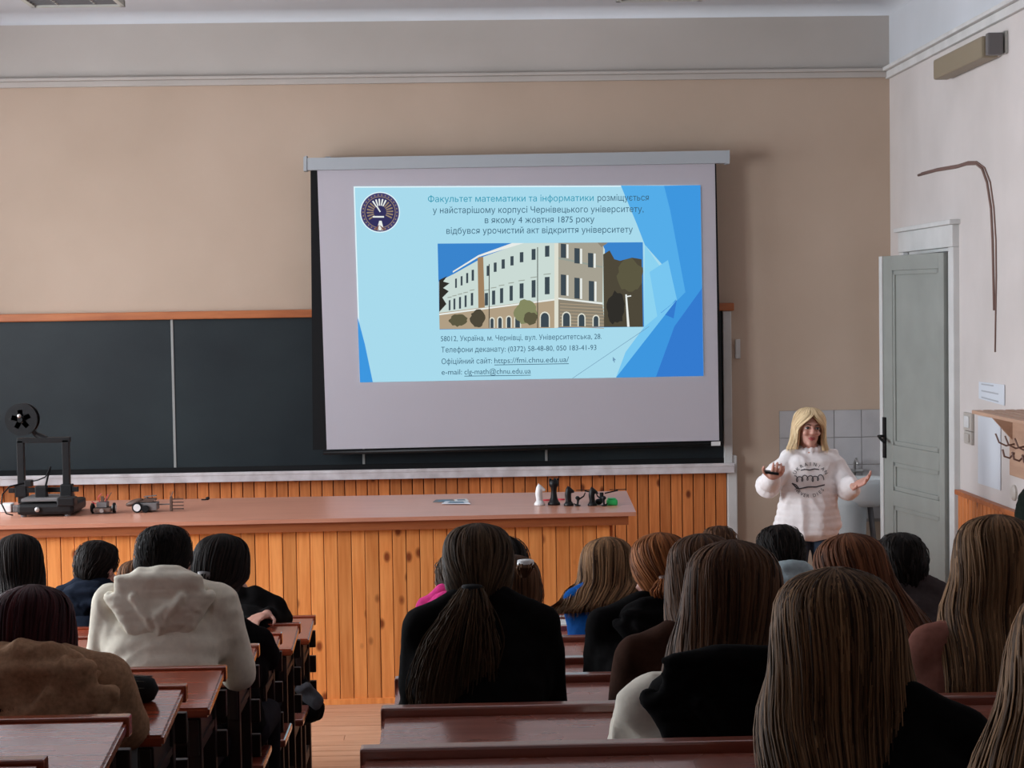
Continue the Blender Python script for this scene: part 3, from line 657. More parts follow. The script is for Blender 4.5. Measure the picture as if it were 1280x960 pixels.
def bundle_mesh(name, pts, radx, rady, n_str, base, material, rad=0.002, rng=None, spread=1.0):
    """tail or lock along a path: a core with strands round it"""
    rng = rng or RNG; P0 = np.array([tuple(p) for p in pts]); K = len(P0); S = 18; s = np.linspace(0, 1, S)
    f = s*(K-1); i = np.clip(f.astype(int), 0, K-2); u = (f-i)[:, None]
    g = lambda A: A[i]*(1-u[:, 0])+A[i+1]*u[:, 0]
    pc = P0[i]*(1-u)+P0[i+1]*u
    for _ in range(3): pc[1:-1] = (pc[:-2]+2*pc[1:-1]+pc[2:])/4
    RXs, RYs = g(np.array(radx, float)), g(np.array(rady, float))
    vs = []; fs = []; NA = 14
    for a in range(S):
        for j in range(NA):
            th = 2*PI*j/NA; vs.append((pc[a, 0]+math.cos(th)*RXs[a]*.8, pc[a, 1]+math.sin(th)*RYs[a]*.8, pc[a, 2]))
    for a in range(S-1):
        for j in range(NA): k = (j+1) % NA; fs.append((a*NA+j, (a+1)*NA+j, (a+1)*NA+k, a*NA+k))
    fs.append(tuple(range(NA))); fs.append(tuple(range(S*NA-1, S*NA-NA-1, -1)))
    tone = [base*.5]*len(vs)
    th = rng.uniform(0, 2*PI, n_str); q = np.sqrt(rng.uniform(.3, 1.0, n_str)); end = rng.uniform(.6, 1.08, n_str)
    for n in range(n_str):
        ss = s*end[n]; ii = np.clip((ss*(S-1)).astype(int), 0, S-2); uu = (ss*(S-1)-ii)[:, None]
        p = pc[ii]*(1-uu)+pc[ii+1]*uu; rx_ = RXs[ii]*(1+(end[n]-.8)*.3*spread); ry_ = RYs[ii]
        w_ = 1+.12*np.sin(s*rng.uniform(3, 9)+rng.uniform(0, 6))
        c = np.stack([p[:, 0]+math.cos(th[n])*q[n]*rx_*w_, p[:, 1]+math.sin(th[n])*q[n]*ry_*w_, p[:, 2]], -1)
        b0 = len(vs); rr = rad*rng.uniform(.6, 1.5)*(1-.85*s**3)
        for a in range(S):
            vs += [(c[a, 0]-rr[a]*1.3, c[a, 1], c[a, 2]), (c[a, 0]+rr[a]*1.3, c[a, 1], c[a, 2]), (c[a, 0]+math.cos(th[n])*rr[a], c[a, 1]+math.sin(th[n])*rr[a]*1.2, c[a, 2])]
        for a in range(S-1):
            k = b0+a*3
            for x_, y_ in ((0, 2), (2, 1), (1, 0)): fs.append((k+x_, k+y_, k+3+y_, k+3+x_))
        tone += [min(1, max(0, base+rng.normal(0, .24)))]*(S*3)
    me = bpy.data.meshes.new(name); me.from_pydata(vs, [], fs); me.materials.append(material)
    me.polygons.foreach_set('use_smooth', [True]*len(me.polygons))
    at_ = me.attributes.new('tone', 'FLOAT', 'POINT'); at_.data.foreach_set('value', np.array(tone, dtype=np.float32)); return me
def part_me(name, me, parent):
    base = Vector((0, 0, 0)); p = parent
    while p is not None: base += p.location; p = p.parent
    me.transform(Matrix.Translation(-base)); return link(name, me, parent)

SK = [(0.124, 0, 0, .006, .006, 0), (0.112, 0, 0, .046, .055, 0), (0.086, 0, -.002, .071, .088, 8), (0.045, 0, -.006, .0825, .100, 32), (0.0, 0, -.012, .081, .100, 66), (-0.04, 0, -.018, .074, .088, 88), (-0.075, 0, -.02, .062, .074, 104)]
def rings_short(low=-0.062): return [(z if z > -.07 else low, cx, cy, rx, ry, op) for z, cx, cy, rx, ry, op in SK]
def rings_long(L=0.30, wide=.105, bx=0.0, back=-.075, flat=.06, top=1.0, wend=None):
    wend = wend or wide*1.05
    return [(0.128, 0, 0, .006, .006, 0), (0.114, 0, 0, .050*top, .058, 0), (0.086, 0, -.002, .077*top, .091, 12), (0.04, 0, -.006, .089*top, .105, 36), (-0.02, bx*.1, -.012, .095, .104, 55), (-0.09*min(1, L/.24), bx*.3, -.026, wide, .092, 78),
            (-0.16*min(1, L/.24), bx*.6, -.035+back*.45, wide*1.02, .09, 95), (-0.16*min(1, L/.24)-(L-.16*min(1, L/.24))*.5, bx*.85, -.05+back, (wide+wend)/2, flat, 105), (-L, bx, -.055+back, wend, flat*.8, 112)]

# ------------------------------------------------------------------ people
def hand(mb, wrist, d, nrm, side, curl=0.35, s=1.0, spread=0.12):
    """palm and five fingers; d towards the fingertips, nrm out of the palm, side towards the thumb"""
    d = Vector(d).normalized(); nrm = Vector(nrm); nrm = (nrm-d*nrm.dot(d)).normalized(); sd = d.cross(nrm)*side
    w_ = Vector(wrist); R = Matrix((sd, d, nrm)).transposed()
    mb.ell(w_+d*.045*s, (.040*s, .052*s, .016*s), R); mb.ell(w_+d*.02*s+sd*.012*s, (.026*s, .03*s, .017*s), R)
    for i, (off, ln) in enumerate(((.030, .072), (.010, .080), (-.011, .075), (-.030, .060))):
        p = w_+d*.083*s+sd*off*s; ang = 0; dd = (d+sd*spread*(1.5-i)*.6).normalized(); pts = [p-d*.02*s, p]; rs = [.0105*s, .0098*s]
        for j, fr in enumerate((.45, .32, .23)):
            ang += curl*(.7 if j == 0 else 1.0); v = dd*math.cos(ang)+nrm*math.sin(ang); p = p+v*ln*fr*s; pts.append(p); rs.append((.0092, .0084, .0072)[j]*s)
        mb.chain(pts, rs, 8)
    p = w_+d*.02*s+sd*.028*s; pts = [p]; v = (d*.55+sd*.8+nrm*.25).normalized()
    p = p+v*.04*s; pts.append(p); v = (d*.8+sd*.5+nrm*.35).normalized(); p = p+v*.032*s; pts.append(p); v = (d*.95+sd*.2+nrm*.3).normalized(); p = p+v*.024*s; pts.append(p)
    mb.chain(pts, [.0135*s, .0118*s, .010*s, .0082*s], 8)
def head_pieces(mb, M, s):
    """skull, jaw, nose, ears, lips; face towards local +y, centre of the skull at the origin"""
    R = M.to_3x3(); T = lambda x, y, z: M @ Vector((x*s, y*s, z*s))
    mb.ell(T(0, -.008, .022), (.074*s, .092*s, .092*s), R, 20, 14); mb.ell(T(0, .018, -.035), (.058*s, .066*s, .075*s), R, 18, 12)
    mb.ell(T(0, .062, -.092), (.026*s, .022*s, .022*s), R); mb.ell(T(0, .030, -.070), (.048*s, .050*s, .040*s), R)
    mb.chain([T(0, .086, .005), T(0, .101, -.028)], [.008*s, .0125*s]); mb.ell(T(0, .094, -.032), (.017*s, .012*s, .009*s), R)
    mb.ell(T(0, .078, .022), (.05*s, .014*s, .012*s), R)
    for sx in (-1, 1):
        mb.ell(T(sx*.078, -.006, -.012), (.008*s, .019*s, .031*s), R); mb.ell(T(sx*.036, .072, -.030), (.020*s, .016*s, .018*s), R)
def frame_(c, yawr, pitchr=0, rollr=0):
    return Matrix.Translation(c) @ Matrix.Rotation(yawr, 4, 'Z') @ Matrix.Rotation(-pitchr, 4, 'X') @ Matrix.Rotation(rollr, 4, 'Y')
def add_hood(hd, ctr, s, drop=.16, wd=.15, up=0.0):
    """soft hood lying between the shoulders; ctr = nape, back is -y"""
    c = Vector(ctr); pts = []
    for i in range(9):
        a = PI*(0.0+1.0*i/8); ca = abs(math.cos(a)); pts.append(c+Vector((math.cos(a)*wd*.80*s, .050*s-math.sin(a)*.088*s, (.020+up*(1-ca**3)-.050*ca**3)*s)))
    hd.chain(pts, [.020*s, .027*s, .031*s, .033*s, .034*s, .033*s, .031*s, .027*s, .020*s])
    for i in range(-3, 9):
        t = i/8; z = -t*drop; w_ = wd*(1-max(t, 0)**1.25)*.90*(1 if t >= 0 else .86)+.012
        hd.ell(c+Vector((0, -.056*s-.016*s*math.sin(max(t, 0)*PI), z*s-.010*s)), (w_*s, (.030-.010*t)*s, .022*s))
    tip = c+Vector((.004, -.072*s, -drop*s-.012*s))
    for sx in (-1, 1):
        e0 = c+Vector((sx*wd*.92*s, -.035*s, -.012*s)); hd.chain([e0, e0.lerp(tip, .5)+Vector((sx*.012*s, -.014*s, -.016*s)), tip], [.017*s, .017*s, .013*s])
        hd.chain([c+Vector((sx*.075*s, -.088*s, -.006*s)), c+Vector((sx*.028*s, -.096*s, -drop*.45*s)), c+Vector((sx*.006, -.088*s, -drop*.8*s))], [.010*s, .013*s, .007*s])
    hd.chain([c+Vector((.03*s, -.094*s, -drop*.25*s)), c+Vector((-.004*s, -.100*s, -drop*.42*s)), c+Vector((.012*s, -.098*s, -drop*.6*s)), c+Vector((-.002*s, -.09*s, -drop*.85*s))], [.006*s, .011*s, .012*s, .008*s])
def sitter(k, hx, top, name_label, hw=None, Yh=None, s=None, yawd=0, pitd=14, roll=0, hair='short', hm=None, tone=.45, topm=None, topname='jacket', hood=None, hoodm=None, bx=None, sw=.185, sy=None, bulk=1.0,
           strands=500, srad=.0022, ringsf=None, tail=None, wr=.005, ridge=.011, skin=None, armw=1.0, wave=0.0, flare=0.0, group='students seated in the audience', base_y=None, elbow=.06, voxb=.0095, collar=None, trunk=1.0, armz=None):
    Yh = Yh or YK[k+1]+0.43; fz = STEP*k; skin = skin or M_SKIN
    px_m = F/Yh
    s = s or min(1.05, max(.86, (hw or 70)/px_m/.172))
    topp = at(hx, top, Yh); hc = topp-Vector((0, 0, .128*s))
    yr = math.radians(yawd); HM = frame_(hc, yr, math.radians(pitd), math.radians(roll)); HF = frame_(hc, yr, math.radians(pitd*(1 if hair == 'short' else .45)), math.radians(roll))
    hip_y = base_y or YK[k+1]+0.20; bxw = at(bx, 700, Yh).x if bx else hc.x
    hip = Vector((bxw, hip_y, fz+.54))
    neck0 = hc+Vector((0, -.035*s, -.10*s)); shz = at(hx, sy, Yh-.05).z if sy else hc.z-.215*s
    shc = Vector(((bxw*2+hc.x)/3, Yh-.065, shz))
    t = thing('person', (bxw, hip_y, fz), name_label, 'person', group)
    # joints
    J = {}
    for sx in (-1, 1):
        sh = shc+Vector((sx*(sw-.058), 0, -.030)); el = sh+Vector((sx*(elbow-.035), .07, -.24))
        el.z = max(el.z, ZK[k]-.03) if armz is None else armz
        dk = ZK[k]+.035; hd_ = Vector((sh.x-sx*.05, YK[k]-.21, dk)); v = hd_-el
        if v.length > .26: v = v.normalized()*.26
        wrst = el+v; wrst.z = max(wrst.z, dk); J[sx] = (sh, el, wrst)
    # skin: head, neck, core and arms with hands in one surface
    mb = MB(); head_pieces(mb, HM, s)
    mb.cap(neck0+Vector((0, .012, .02)), shc+Vector((0, .012, .0)), .050*s, .046*s); mb.cap(shc+Vector((0,.01,-.05)), (hip+shc)/2, .050, .06); mb.cap((hip+shc)/2, hip, .07, .085)
    for sx in (-1, 1):
        sh, el, wr_2 = J[sx]; mb.cap(shc+Vector((sx*.02, 0, -.02)), sh, .05, .04); mb.cap(sh, el, .04, .032); mb.cap(el, wr_2, .032, .023)
        d = (wr_2-el).normalized(); hand(mb, wr_2+d*.005, Vector((d.x-sx*.25, d.y, 0)), (0, 0, -1), sx*1 if False else -sx*-1*(1), .25, .95)
    rb = remesh(mb, voxb, 2); part('body', rb, skin, t, smooth=True)
    # eyes (seen only from the side)
    for sx in (-1, 1):
        e = HM @ Vector((sx*.031*s, .079*s, .004*s)); part('eye', MB().ell(e, .0115*s, seg=10, rings=6), M_EYE, t, smooth=True)
    # clothing for the upper body
    mb = MB(); n = 9; B = bulk
    for i in range(n):
        u = i/(n-1); c = hip.lerp(shc+Vector((0, .0, -.055)), u); c.y -= .035*math.sin(u*PI)*.6
        rx = (.168-.022*math.sin(u*PI))*(1-u*.0)+(sw-.185)*u*.8; rx *= B*trunk; rx *= (1-.16*max(0, u-.75)/.25); ry = (.125-.030*u)*B
        mb.ell(c, (rx*.92, ry, .085), seg=18)
    for sx in (-1, 1):
        sh, el, wr_2 = J[sx]
        mb.cap(shc+Vector((sx*.035, -.004, .030)), sh+Vector((0, 0, -.002)), .042*B, .053*B); mb.cap(sh, el, .057*B*armw, .048*B*armw); mb.cap(el, el.lerp(wr_2, .88), .048*B*armw, .036*B)
        mb.cap(sh+Vector((-sx*.035, -.01, -.06)), sh+Vector((-sx*.035, -.01, -.12)), .066*B, .07*B)
    nk = neck0.lerp(shc, .62)
    for i in range(10):
        a = i*2*PI/10; mb.ell(nk+Vector((math.cos(a)*.052*s, .008+math.sin(a)*.055*s, -.008)), (.020*B, .020*B, .026), seg=8, rings=6)
    if collar:  # stand-up collar
        for i in range(14):
            a = i*2*PI/14; mb.ell(nk+Vector((math.cos(a)*.066*s, .008+math.sin(a)*.07*s, .022)), (.02, .02, .034), seg=8, rings=6)
    rc = remesh(mb, .0115, 3, wr*.8, 9, seed=hx); part(topname, rc, topm, t, smooth=True)
    if hood:
        hb = MB(); add_hood(hb, Vector((shc.x*.6+nk.x*.4, shc.y-.040*B-hood.get('dy', 0), nk.z-.005+hood.get('dz', 0))), s*hood.get('s', 1.0), hood.get('drop', .16), hood.get('w', .15), hood.get('up', 0)); rh = remesh(hb, .0075, 2, hood.get('wr', .004), 13, seed=hx+3)
        part('hood', rh, hoodm or topm, t, smooth=True)
    # trousers and shoes under the desk
    mb = MB(); mb.ell(hip+Vector((0, .02, -.02)), (.165, .13, .10))
    for sx in (-1, 1):
        hj = hip+Vector((sx*.085, .02, -.025)); kn = Vector((hj.x+sx*.03, hip_y+.37, fz+.50)); an = Vector((kn.x, hip_y+.36, fz+.10))
        mb.cap(hj, kn, .080, .058); mb.cap(kn, an, .055, .042)
        part('shoe', MB().ell((kn.x, an.y+.06, fz+.046), (.045, .125, .046), seg=12, rings=8), M_SHOE, t, smooth=True)
    part('trousers', remesh(mb, .016, 2), M_TROUS, t, smooth=True)
    # hair
    if hair:
        rg = ringsf or rings_short()
        me = hair_mesh('hair', [tuple(a*s if i < 5 else a for i, a in enumerate(r)) for r in rg], HF, strands, tone, hm, srad, ridge, wave=wave, short=(hair == 'short'), flare=flare)
        part_me('hair', me, t)
    if tail:
        pts = [at(px, py, Yh+dy) for px, py, dy in tail['pts']]
        part_me('ponytail', bundle_mesh('ponytail', pts, tail['rx'], tail['ry'], tail.get('n', 260), tone, hm, tail.get('rad', .002)), t)
        if tail.get('tie'):
            p = pts[0]; part('hair_tie', MB().lathe(p+Vector((0, 0, -.008)), [(.012, -.014), (.026*tail.get('ts', 1), -.012), (.028*tail.get('ts', 1), 0), (.026*tail.get('ts', 1), .012), (.012, .014)], 14), tail['tie'], t, smooth=True)
    return t, HM, s

HB = hairmat('hair_black', (0.004, 0.003, 0.003), (0.020, 0.013, 0.010))
HD = hairmat('hair_dark_brown', (0.014, 0.008, 0.005), (0.13, 0.078, 0.045))
HM_ = hairmat('hair_mid_brown', (0.022, 0.010, 0.006), (0.17, 0.080, 0.040))
HL = hairmat('hair_light_brown', (0.032, 0.015, 0.008), (0.34, 0.185, 0.090))
HL2 = hairmat('hair_fair_brown', (0.05, 0.024, 0.012), (0.40, 0.215, 0.10))
HA = hairmat('hair_auburn', (0.10, 0.030, 0.010), (0.42, 0.150, 0.050))
HA2 = hairmat('hair_reddish_brown', (0.050, 0.018, 0.009), (0.24, 0.090, 0.040))
HR = hairmat('hair_maroon', (0.022, 0.006, 0.008), (0.075, 0.018, 0.020))
HBL = hairmat('hair_blonde', (0.50, 0.33, 0.17), (0.95, 0.76, 0.48))
C_BLACK = cloth('black_fabric', (0.0055, 0.0048, 0.005)); C_NAVY = cloth('navy_fabric', (0.010, 0.014, 0.024)); C_CREAM = cloth('cream_fleece', (0.80, 0.74, 0.62), .05)
C_TAN = cloth('tan_wool', (0.40, 0.235, 0.14), .2, .6, sc=90); C_PINK = cloth('pink_fleece', (0.70, 0.05, 0.24)); C_BLUE = cloth('blue_shell', (0.010, 0.095, 0.36))
C_BROWN = cloth('brown_plush', (0.050, 0.022, 0.014)); C_WHITEJ = cloth('white_puffer', (0.84, 0.78, 0.67), .05); C_GREYB = cloth('grey_brown_fabric', (0.055, 0.042, 0.042)); C_ROSE = cloth('rose_tan_fabric', (0.30, 0.125, 0.095))
C_SWEAT = cloth('white_sweatshirt', (0.88, 0.84, 0.84), .03); C_STEEL = cloth('pale_blue_grey_fabric', (0.30, 0.36, 0.38))

BK_ = dict(topm=C_BLACK, topname='jacket')
# left of the aisle
sitter(1, 22, 667, 'person with chin-length black hair at the left edge of the picture, dark jacket', hw=62, hm=HB, hair='long', ringsf=rings_long(.17, .098, flat=.075), strands=420, yawd=10, **BK_)
sitter(0, 120, 674, 'person with short dark hair in a navy jacket, seated left of the cream hoodie', hw=57, yawd=-28, hm=HB, topm=C_NAVY, topname='jacket', hood=dict(drop=.07, w=.13, up=.01), strands=300, bx=112, sw=.175, skin=M_SKINP, sy=737, collar=True)
sitter(0, 168, 700, 'person with grey-brown hair barely showing behind the cream hoodie', Yh=8.6, s=.86, hm=HM_, hair='long', ringsf=rings_long(.17, .088), strands=260, bx=205, sw=.14, elbow=.0, tail=dict(pts=[(165, 722, -.13), (164, 728, -.14), (163, 735, -.12)], rx=[.02, .025, .01], ry=[.02, .02, .01], n=30, tie=M_WHITEP, ts=1.2), **BK_)
sitter(3, 204, 654, 'person with short black hair in a cream hoodie, seated left of the aisle', hw=69, yawd=-6, hm=HB, topm=C_CREAM, topname='hoodie', hood=dict(drop=.15, w=.165, wr=.004, up=.03, dz=.03), bx=211, sw=.225, sy=742, strands=900, srad=.0013, wr=.006, armw=1.12, bulk=1.06, elbow=.085, skin=M_SKINP, pitd=8, trunk=1.05)
sitter(2, 276, 667, 'person with black hair tied low, in black, seated right of the cream hoodie', hw=66, hm=HB, hair='long', ringsf=rings_long(.13, .088), strands=420, yawd=-24, bx=285, sw=.18, tail=dict(pts=[(256, 716, -.11), (252, 728, -.12), (250, 742, -.10)], rx=[.025, .03, .012], ry=[.025, .028, .012], n=70, tie=M_GREYP), **BK_)
sitter(1, 290, 676, 'person in a black jacket hidden behind the low black ponytail, beside the aisle', Yh=8.2, s=.86, hm=HB, strands=150, bx=319, sw=.18, sy=752, **BK_)
sitter(5, 38, 731, 'person with maroon hair and a tan woollen hood at the left edge', hw=96, hm=HR, hair='long', ringsf=rings_long(.155, .097, flat=.07), topm=C_TAN, topname='coat', hood=dict(drop=.13, w=.195, wr=.012, up=.035, s=1.12), strands=700, bx=35, sw=.24, sy=835, bulk=1.12, elbow=.07, pitd=16)
# right of the aisle
sitter(5, 597, 652, 'person with a long brown ponytail over a black top, right beside the aisle', hw=80, s=.93, Yh=4.30, hm=HD, hair='long', tone=.55, ringsf=rings_short(-.085), ridge=.01, topm=C_BLACK, topname='sweater', strands=900, srad=.0014, bx=602, sw=.19, sy=768, skin=M_SKIN, pitd=16, armw=.95, base_y=4.12,
       tail=dict(pts=[(590, 734, -.13), (586, 755, -.155), (576, 800, -.175), (568, 850, -.18), (562, 905, -.18)], rx=[.024, .050, .085, .100, .090], ry=[.02, .034, .036, .032, .026], n=700, rad=.0017, tie=M_BLACKM, ts=.9))
sitter(3, 624, 668, 'person with black hair in a black jacket, mostly behind the long ponytail', hw=72, Yh=5.95, hm=HB, hair='long', ringsf=rings_long(.15, .095), strands=200, bx=620, sw=.17, elbow=.02, sy=762, **BK_)
sitter(4, 640, 693, 'person with light brown hair and a white scrunchie, half hidden by the long ponytail', Yh=5.35, s=.86, hm=HM_, hair='long', tone=.7, ringsf=rings_long(.15, .080), strands=300, bx=615, sw=.15, elbow=-.02, sy=775, tail=dict(pts=[(657, 702, -.12), (657, 709, -.14), (655, 722, -.13)], rx=[.020, .024, .010], ry=[.02, .02, .01], n=40, tie=M_WHITEP, ts=.9), **BK_)
sitter(2, 568, 690, 'person in a bright pink hoodie, mostly hidden behind the long ponytail', Yh=6.7, s=.86, hm=HD, strands=100, bx=568, sw=.15, elbow=.0, sy=752, topm=C_PINK, topname='hoodie', hood=dict(drop=.1, w=.14, up=.03))
sitter(2, 760, 671, 'person with wavy fair brown hair in a bright blue jacket', hw=80, yawd=-16, roll=-6, hm=HL, hair='long', tone=.6, ringsf=rings_long(.125, .122, bx=-.05, wend=.15, flat=.06, back=-.05), strands=800, srad=.0024, wave=.035, flare=.03, topm=C_BLUE, topname='jacket', bx=752, sw=.165, sy=742, elbow=-.01, wr=.007)
sitter(4, 826, 664, 'person with an auburn bun in a black hoodie', hw=66, s=.92, yawd=22, hm=HA, hair='long', tone=.55, ringsf=rings_short(-.085), ridge=.012, strands=700, srad=.0016, topm=C_BLACK, topname='hoodie', hood=dict(drop=.08, w=.14, up=.02), bx=812, sw=.20, sy=768, elbow=.05, skin=M_SKINP,
       tail=dict(pts=[(832, 722, -.11), (834, 736, -.135), (838, 752, -.135), (842, 762, -.12)], rx=[.018, .045, .045, .016], ry=[.018, .04, .04, .016], n=160, rad=.0022, tie=M_BROWNP, ts=.7))
sitter(5, 878, 667, 'person with long brown hair in a dark brown coat, beside the white puffer jacket', hw=78, Yh=4.35, hm=HM_, hair='long', tone=.5, ringsf=rings_long(.30, .104, bx=-.02, wend=.095), strands=700, topm=C_BROWN, topname='coat', bx=860, sw=.195, sy=805, bulk=1.05, yawd=8)
sitter(6, 916, 675, 'person with long brown hair over a black hood and white puffer jacket', hw=112, hm=HM_, hair='long', tone=.48, ringsf=rings_long(.20, .108, bx=-.03, wend=.095, flat=.06), strands=1200, srad=.0018, topm=C_WHITEJ, topname='puffer_jacket', hood=dict(drop=.17, w=.16, up=.02, wr=.004, s=1.15, dz=.01, dy=.02), hoodm=C_BLACK, bx=903, sw=.215, sy=862, bulk=1.12, wr=.010, yawd=-10)
sitter(1, 899, 656, 'person whose dark hair just shows above the long brown hair', hw=52, Yh=7.6, s=.9, hm=HM_, strands=200, **BK_)
sitter(2, 976, 654, 'person with short black hair and a pale collar, in front of the speaker', hw=62, hm=HB, strands=350, topm=C_BLACK, topname='jacket', hood=dict(drop=.05, w=.12, up=.02, dz=.035, dy=.02), hoodm=C_STEEL, bx=982, sy=728)
sitter(4, 1066, 666, 'person with long reddish brown hair spreading over one shoulder', hw=100, s=1.04, Yh=5.0, hm=HA2, hair='long', tone=.5, ringsf=rings_long(.30, .125, bx=.07, wend=.11), strands=800, wave=.02, flare=.02, bx=1080, yawd=8, roll=-5, **BK_)
sitter(3, 1126, 664, 'person with round cropped black hair and a grey-brown top, in front of the door', hw=66, Yh=5.9, hm=HB, strands=300, topm=C_GREYB, topname='sweater', bx=1140, sw=.19, sy=745, skin=M_SKIN, pitd=4)
sitter(5, 1246, 643, 'person with long fair hair in a rose-tan jacket, right of the door', hw=115, s=1.05, Yh=4.2, hm=HL, hair='long', tone=.45, ringsf=rings_long(.33, .118, bx=-.025, wend=.13), strands=900, topm=C_ROSE, topname='jacket', bx=1226, sw=.205, sy=792, elbow=.03, roll=3)
sitter(7, 1046, 709, 'person with long straight light brown hair and a black top, large in the foreground', hw=176, s=1.06, Yh=2.82, hm=HL, hair='long', tone=.36, ringsf=rings_long(.40, .112, bx=-.01, back=-.07, wend=.100, flat=.07), strands=2200, srad=.0013, ridge=.006, bx=1112, sw=.175, sy=905, topm=C_BLACK, topname='top', pitd=8, base_y=2.6, flare=.012)
sitter(8, 1375, 720, 'person with wavy fair hair at the bottom right corner, closest of all', s=1.05, Yh=2.0, hm=HL2, hair='long', tone=.5, ringsf=rings_long(.36, .118, bx=-.04, wend=.16, flat=.07), strands=1800, srad=.0014, wave=.02, flare=.02, sw=.18, topm=C_BLACK, topname='top', base_y=1.8, roll=6)

# ------------------------------------------------------------------ the speaker
TY = 10.5; ppm = F/TY
def T_(px, py, dy=0.0): return at(px, py, TY+dy)
tc_ = T_(1012, 600); top_z = T_(1011, 509).z; sp = thing('person', (tc_.x, TY, 0), 'blonde speaker in a white printed sweatshirt standing by the sink', 'person')
hs = .93; hc = T_(1011, 509)-Vector((0, 0, .128*hs)); HM = frame_(hc, PI+math.radians(4), math.radians(-2), math.radians(-4))
shL, shR = T_(987, 573, .01), T_(1038, 573, .01)
elL, elR = T_(960, 607, -.04), T_(1060, 610, -.04)
wrL, wrR = T_(965, 597, -.24), T_(1066, 607, -.22)
mb = MB(); head_pieces(mb, HM, hs); nb = T_(1012, 565, .01)
mb.cap(hc+Vector((0, .02, -.07)), nb, .05*hs, .052); hipc = T_(1010, 690, .02); mb.cap(nb, T_(1011, 640, .01), .06, .07)
for sh, el, wr_2, sx in ((shL, elL, wrL, -1), (shR, elR, wrR, 1)):
    mb.cap(nb-Vector((0, 0, .03)), sh, .05, .038); mb.cap(sh, el, .038, .032); mb.cap(el, wr_2, .032, .024)
hand(mb, wrL, (.15, -.9, .35), (0.15, .2, 1), 1, .55, .95)
hand(mb, wrR, (.45, -.55, .25), (-.35, -.45, .9), 1, .32, 1.0, .22)
part('body', remesh(mb, .0055, 2), M_SKINP, sp, smooth=True)
hl = lambda x, y_, z: HM @ Vector((x*hs, y_*hs, z*hs))
for sx in (-1, 1):
    e = part('eye', MB().ell(hl(sx*.031, .0800, .000), (.014, .0085, .0075), HM.to_3x3(), 12, 8), M_EYE, sp, smooth=True)
    part('iris', MB().ell(hl(sx*.031, .0885, .000), (.0068, .0035, .0068), HM.to_3x3(), 10, 6), M_IRIS, e, smooth=True)
    part('eyebrow', MB().tube([hl(sx*.012, .093, .018), hl(sx*.030, .091, .0235), hl(sx*.049, .080, .016)], [.0028, .0034, .0016], 6), mat('brow', (.10, .05, .03), .8), sp, smooth=True)
    part('eyelid_line', MB().tube([hl(sx*.017, .089, .001), hl(sx*.031, .0915, .0078), hl(sx*.045, .085, .003)], [.0014, .0024, .0018], 6), M_IRIS, sp, smooth=True)
mo = MB(); mo.tube([hl(-.022, .083, -.062), hl(-.010, .0915, -.0585), hl(0, .0935, -.060), hl(.010, .0915, -.0585), hl(.022, .083, -.062)], [.0018, .0042, .0040, .0042, .0018], 8)
mo.tube([hl(-.020, .083, -.066), hl(0, .0925, -.071), hl(.020, .083, -.066)], [.0018, .0050, .0018], 8); part('lips', mo, M_LIP, sp, smooth=True)
rg = [(0.128, 0, 0, .018, .02, 0), (0.117, 0, 0, .050, .058, 0), (0.090, 0, 0, .078, .092, 0), (0.052, 0, -.002, .092, .106, 20), (0.0, 0, -.006, .098, .104, 50), (-0.05, 0, -.006, .102, .09, 50), (-0.095, 0, -.004, .112, .08, 47), (-0.135, 0, .0, .130, .085, 44)]
part_me('hair', hair_mesh('hair', [tuple(a*hs if i < 5 else a for i, a in enumerate(r)) for r in rg], HM, 900, .62, HBL, .0020, .02), sp)
fr = MB()
for i in range(26):   # swept fringe
    u = i/25; x0_ = .035-.004*u; fr.tube([hl(.025, .050, .113), hl(.015-.03*u, .086, .088), hl(-.02-.045*u, .094-.012*u, .055-.01*u), hl(-.055-.022*u, .070-.02*u, .020-.045*u)], [.003, .004, .004, .0015], 5)
    if i % 2 == 0: fr.tube([hl(.028, .050, .113), hl(.045+.01*u, .078, .085), hl(.066+.012*u, .062-.02*u, .045), hl(.078+.008*u, .045-.02*u, .0)], [.003, .004, .004, .0015], 5)
fo = part('fringe', fr, HBL, sp, smooth=True); a_ = fo.data.attributes.new('tone', 'FLOAT', 'POINT'); a_.data.foreach_set('value', [0.55+0.3*math.sin(i*.37) for i in range(len(fo.data.vertices))])
mb = MB(); hem = T_(1010, 664, .01)
for i in range(12):
    u = i/11; c = hem.lerp(T_(1012, 578, .01), u); rx = (.208-.024*math.sin(u*PI))-(.026 if i == 0 else 0); mb.ell(c, (rx-.032*u, .135-.03*u, .07 if i else .05), seg=20)
for sh, el, wr_2, sx in ((shL, elL, wrL, -1), (shR, elR, wrR, 1)):
    mb.cap(T_(1012+sx*9, 565, .01), sh+Vector((0, 0, .0)), .038, .052); mb.cap(sh, el, .056, .064); mb.cap(el, el.lerp(wr_2, .85), .066, .046); mb.cap(sh+Vector((-sx*.02, 0, -.06)), el.lerp(sh, .4)+Vector((-sx*.02, 0, 0)), .07, .055)
for i in range(12):
    a = i*2*PI/12; mb.ell(T_(1012, 561, .01)+Vector((math.cos(a)*.062, math.sin(a)*.058, .0)), (.016, .016, .016), seg=8, rings=6)
swm = remesh(mb, .007, 2, .010, 7.5, seed=5)
sw_o = part('sweatshirt', swm, C_SWEAT, sp, smooth=True)
bv = BVHTree.FromPolygons([Vector(v) for v in swm.v], swm.f)
def on_chest(px, py):
    d = ray(px, py).normalized(); hit = bv.ray_cast(EYE, d, 30)[0]
    return (hit-d*.0035) if hit is not None else at(px, py, TY-.14)
M_INK = mat('print_ink', (0.06, 0.06, 0.07), 0.8); pr = MB()
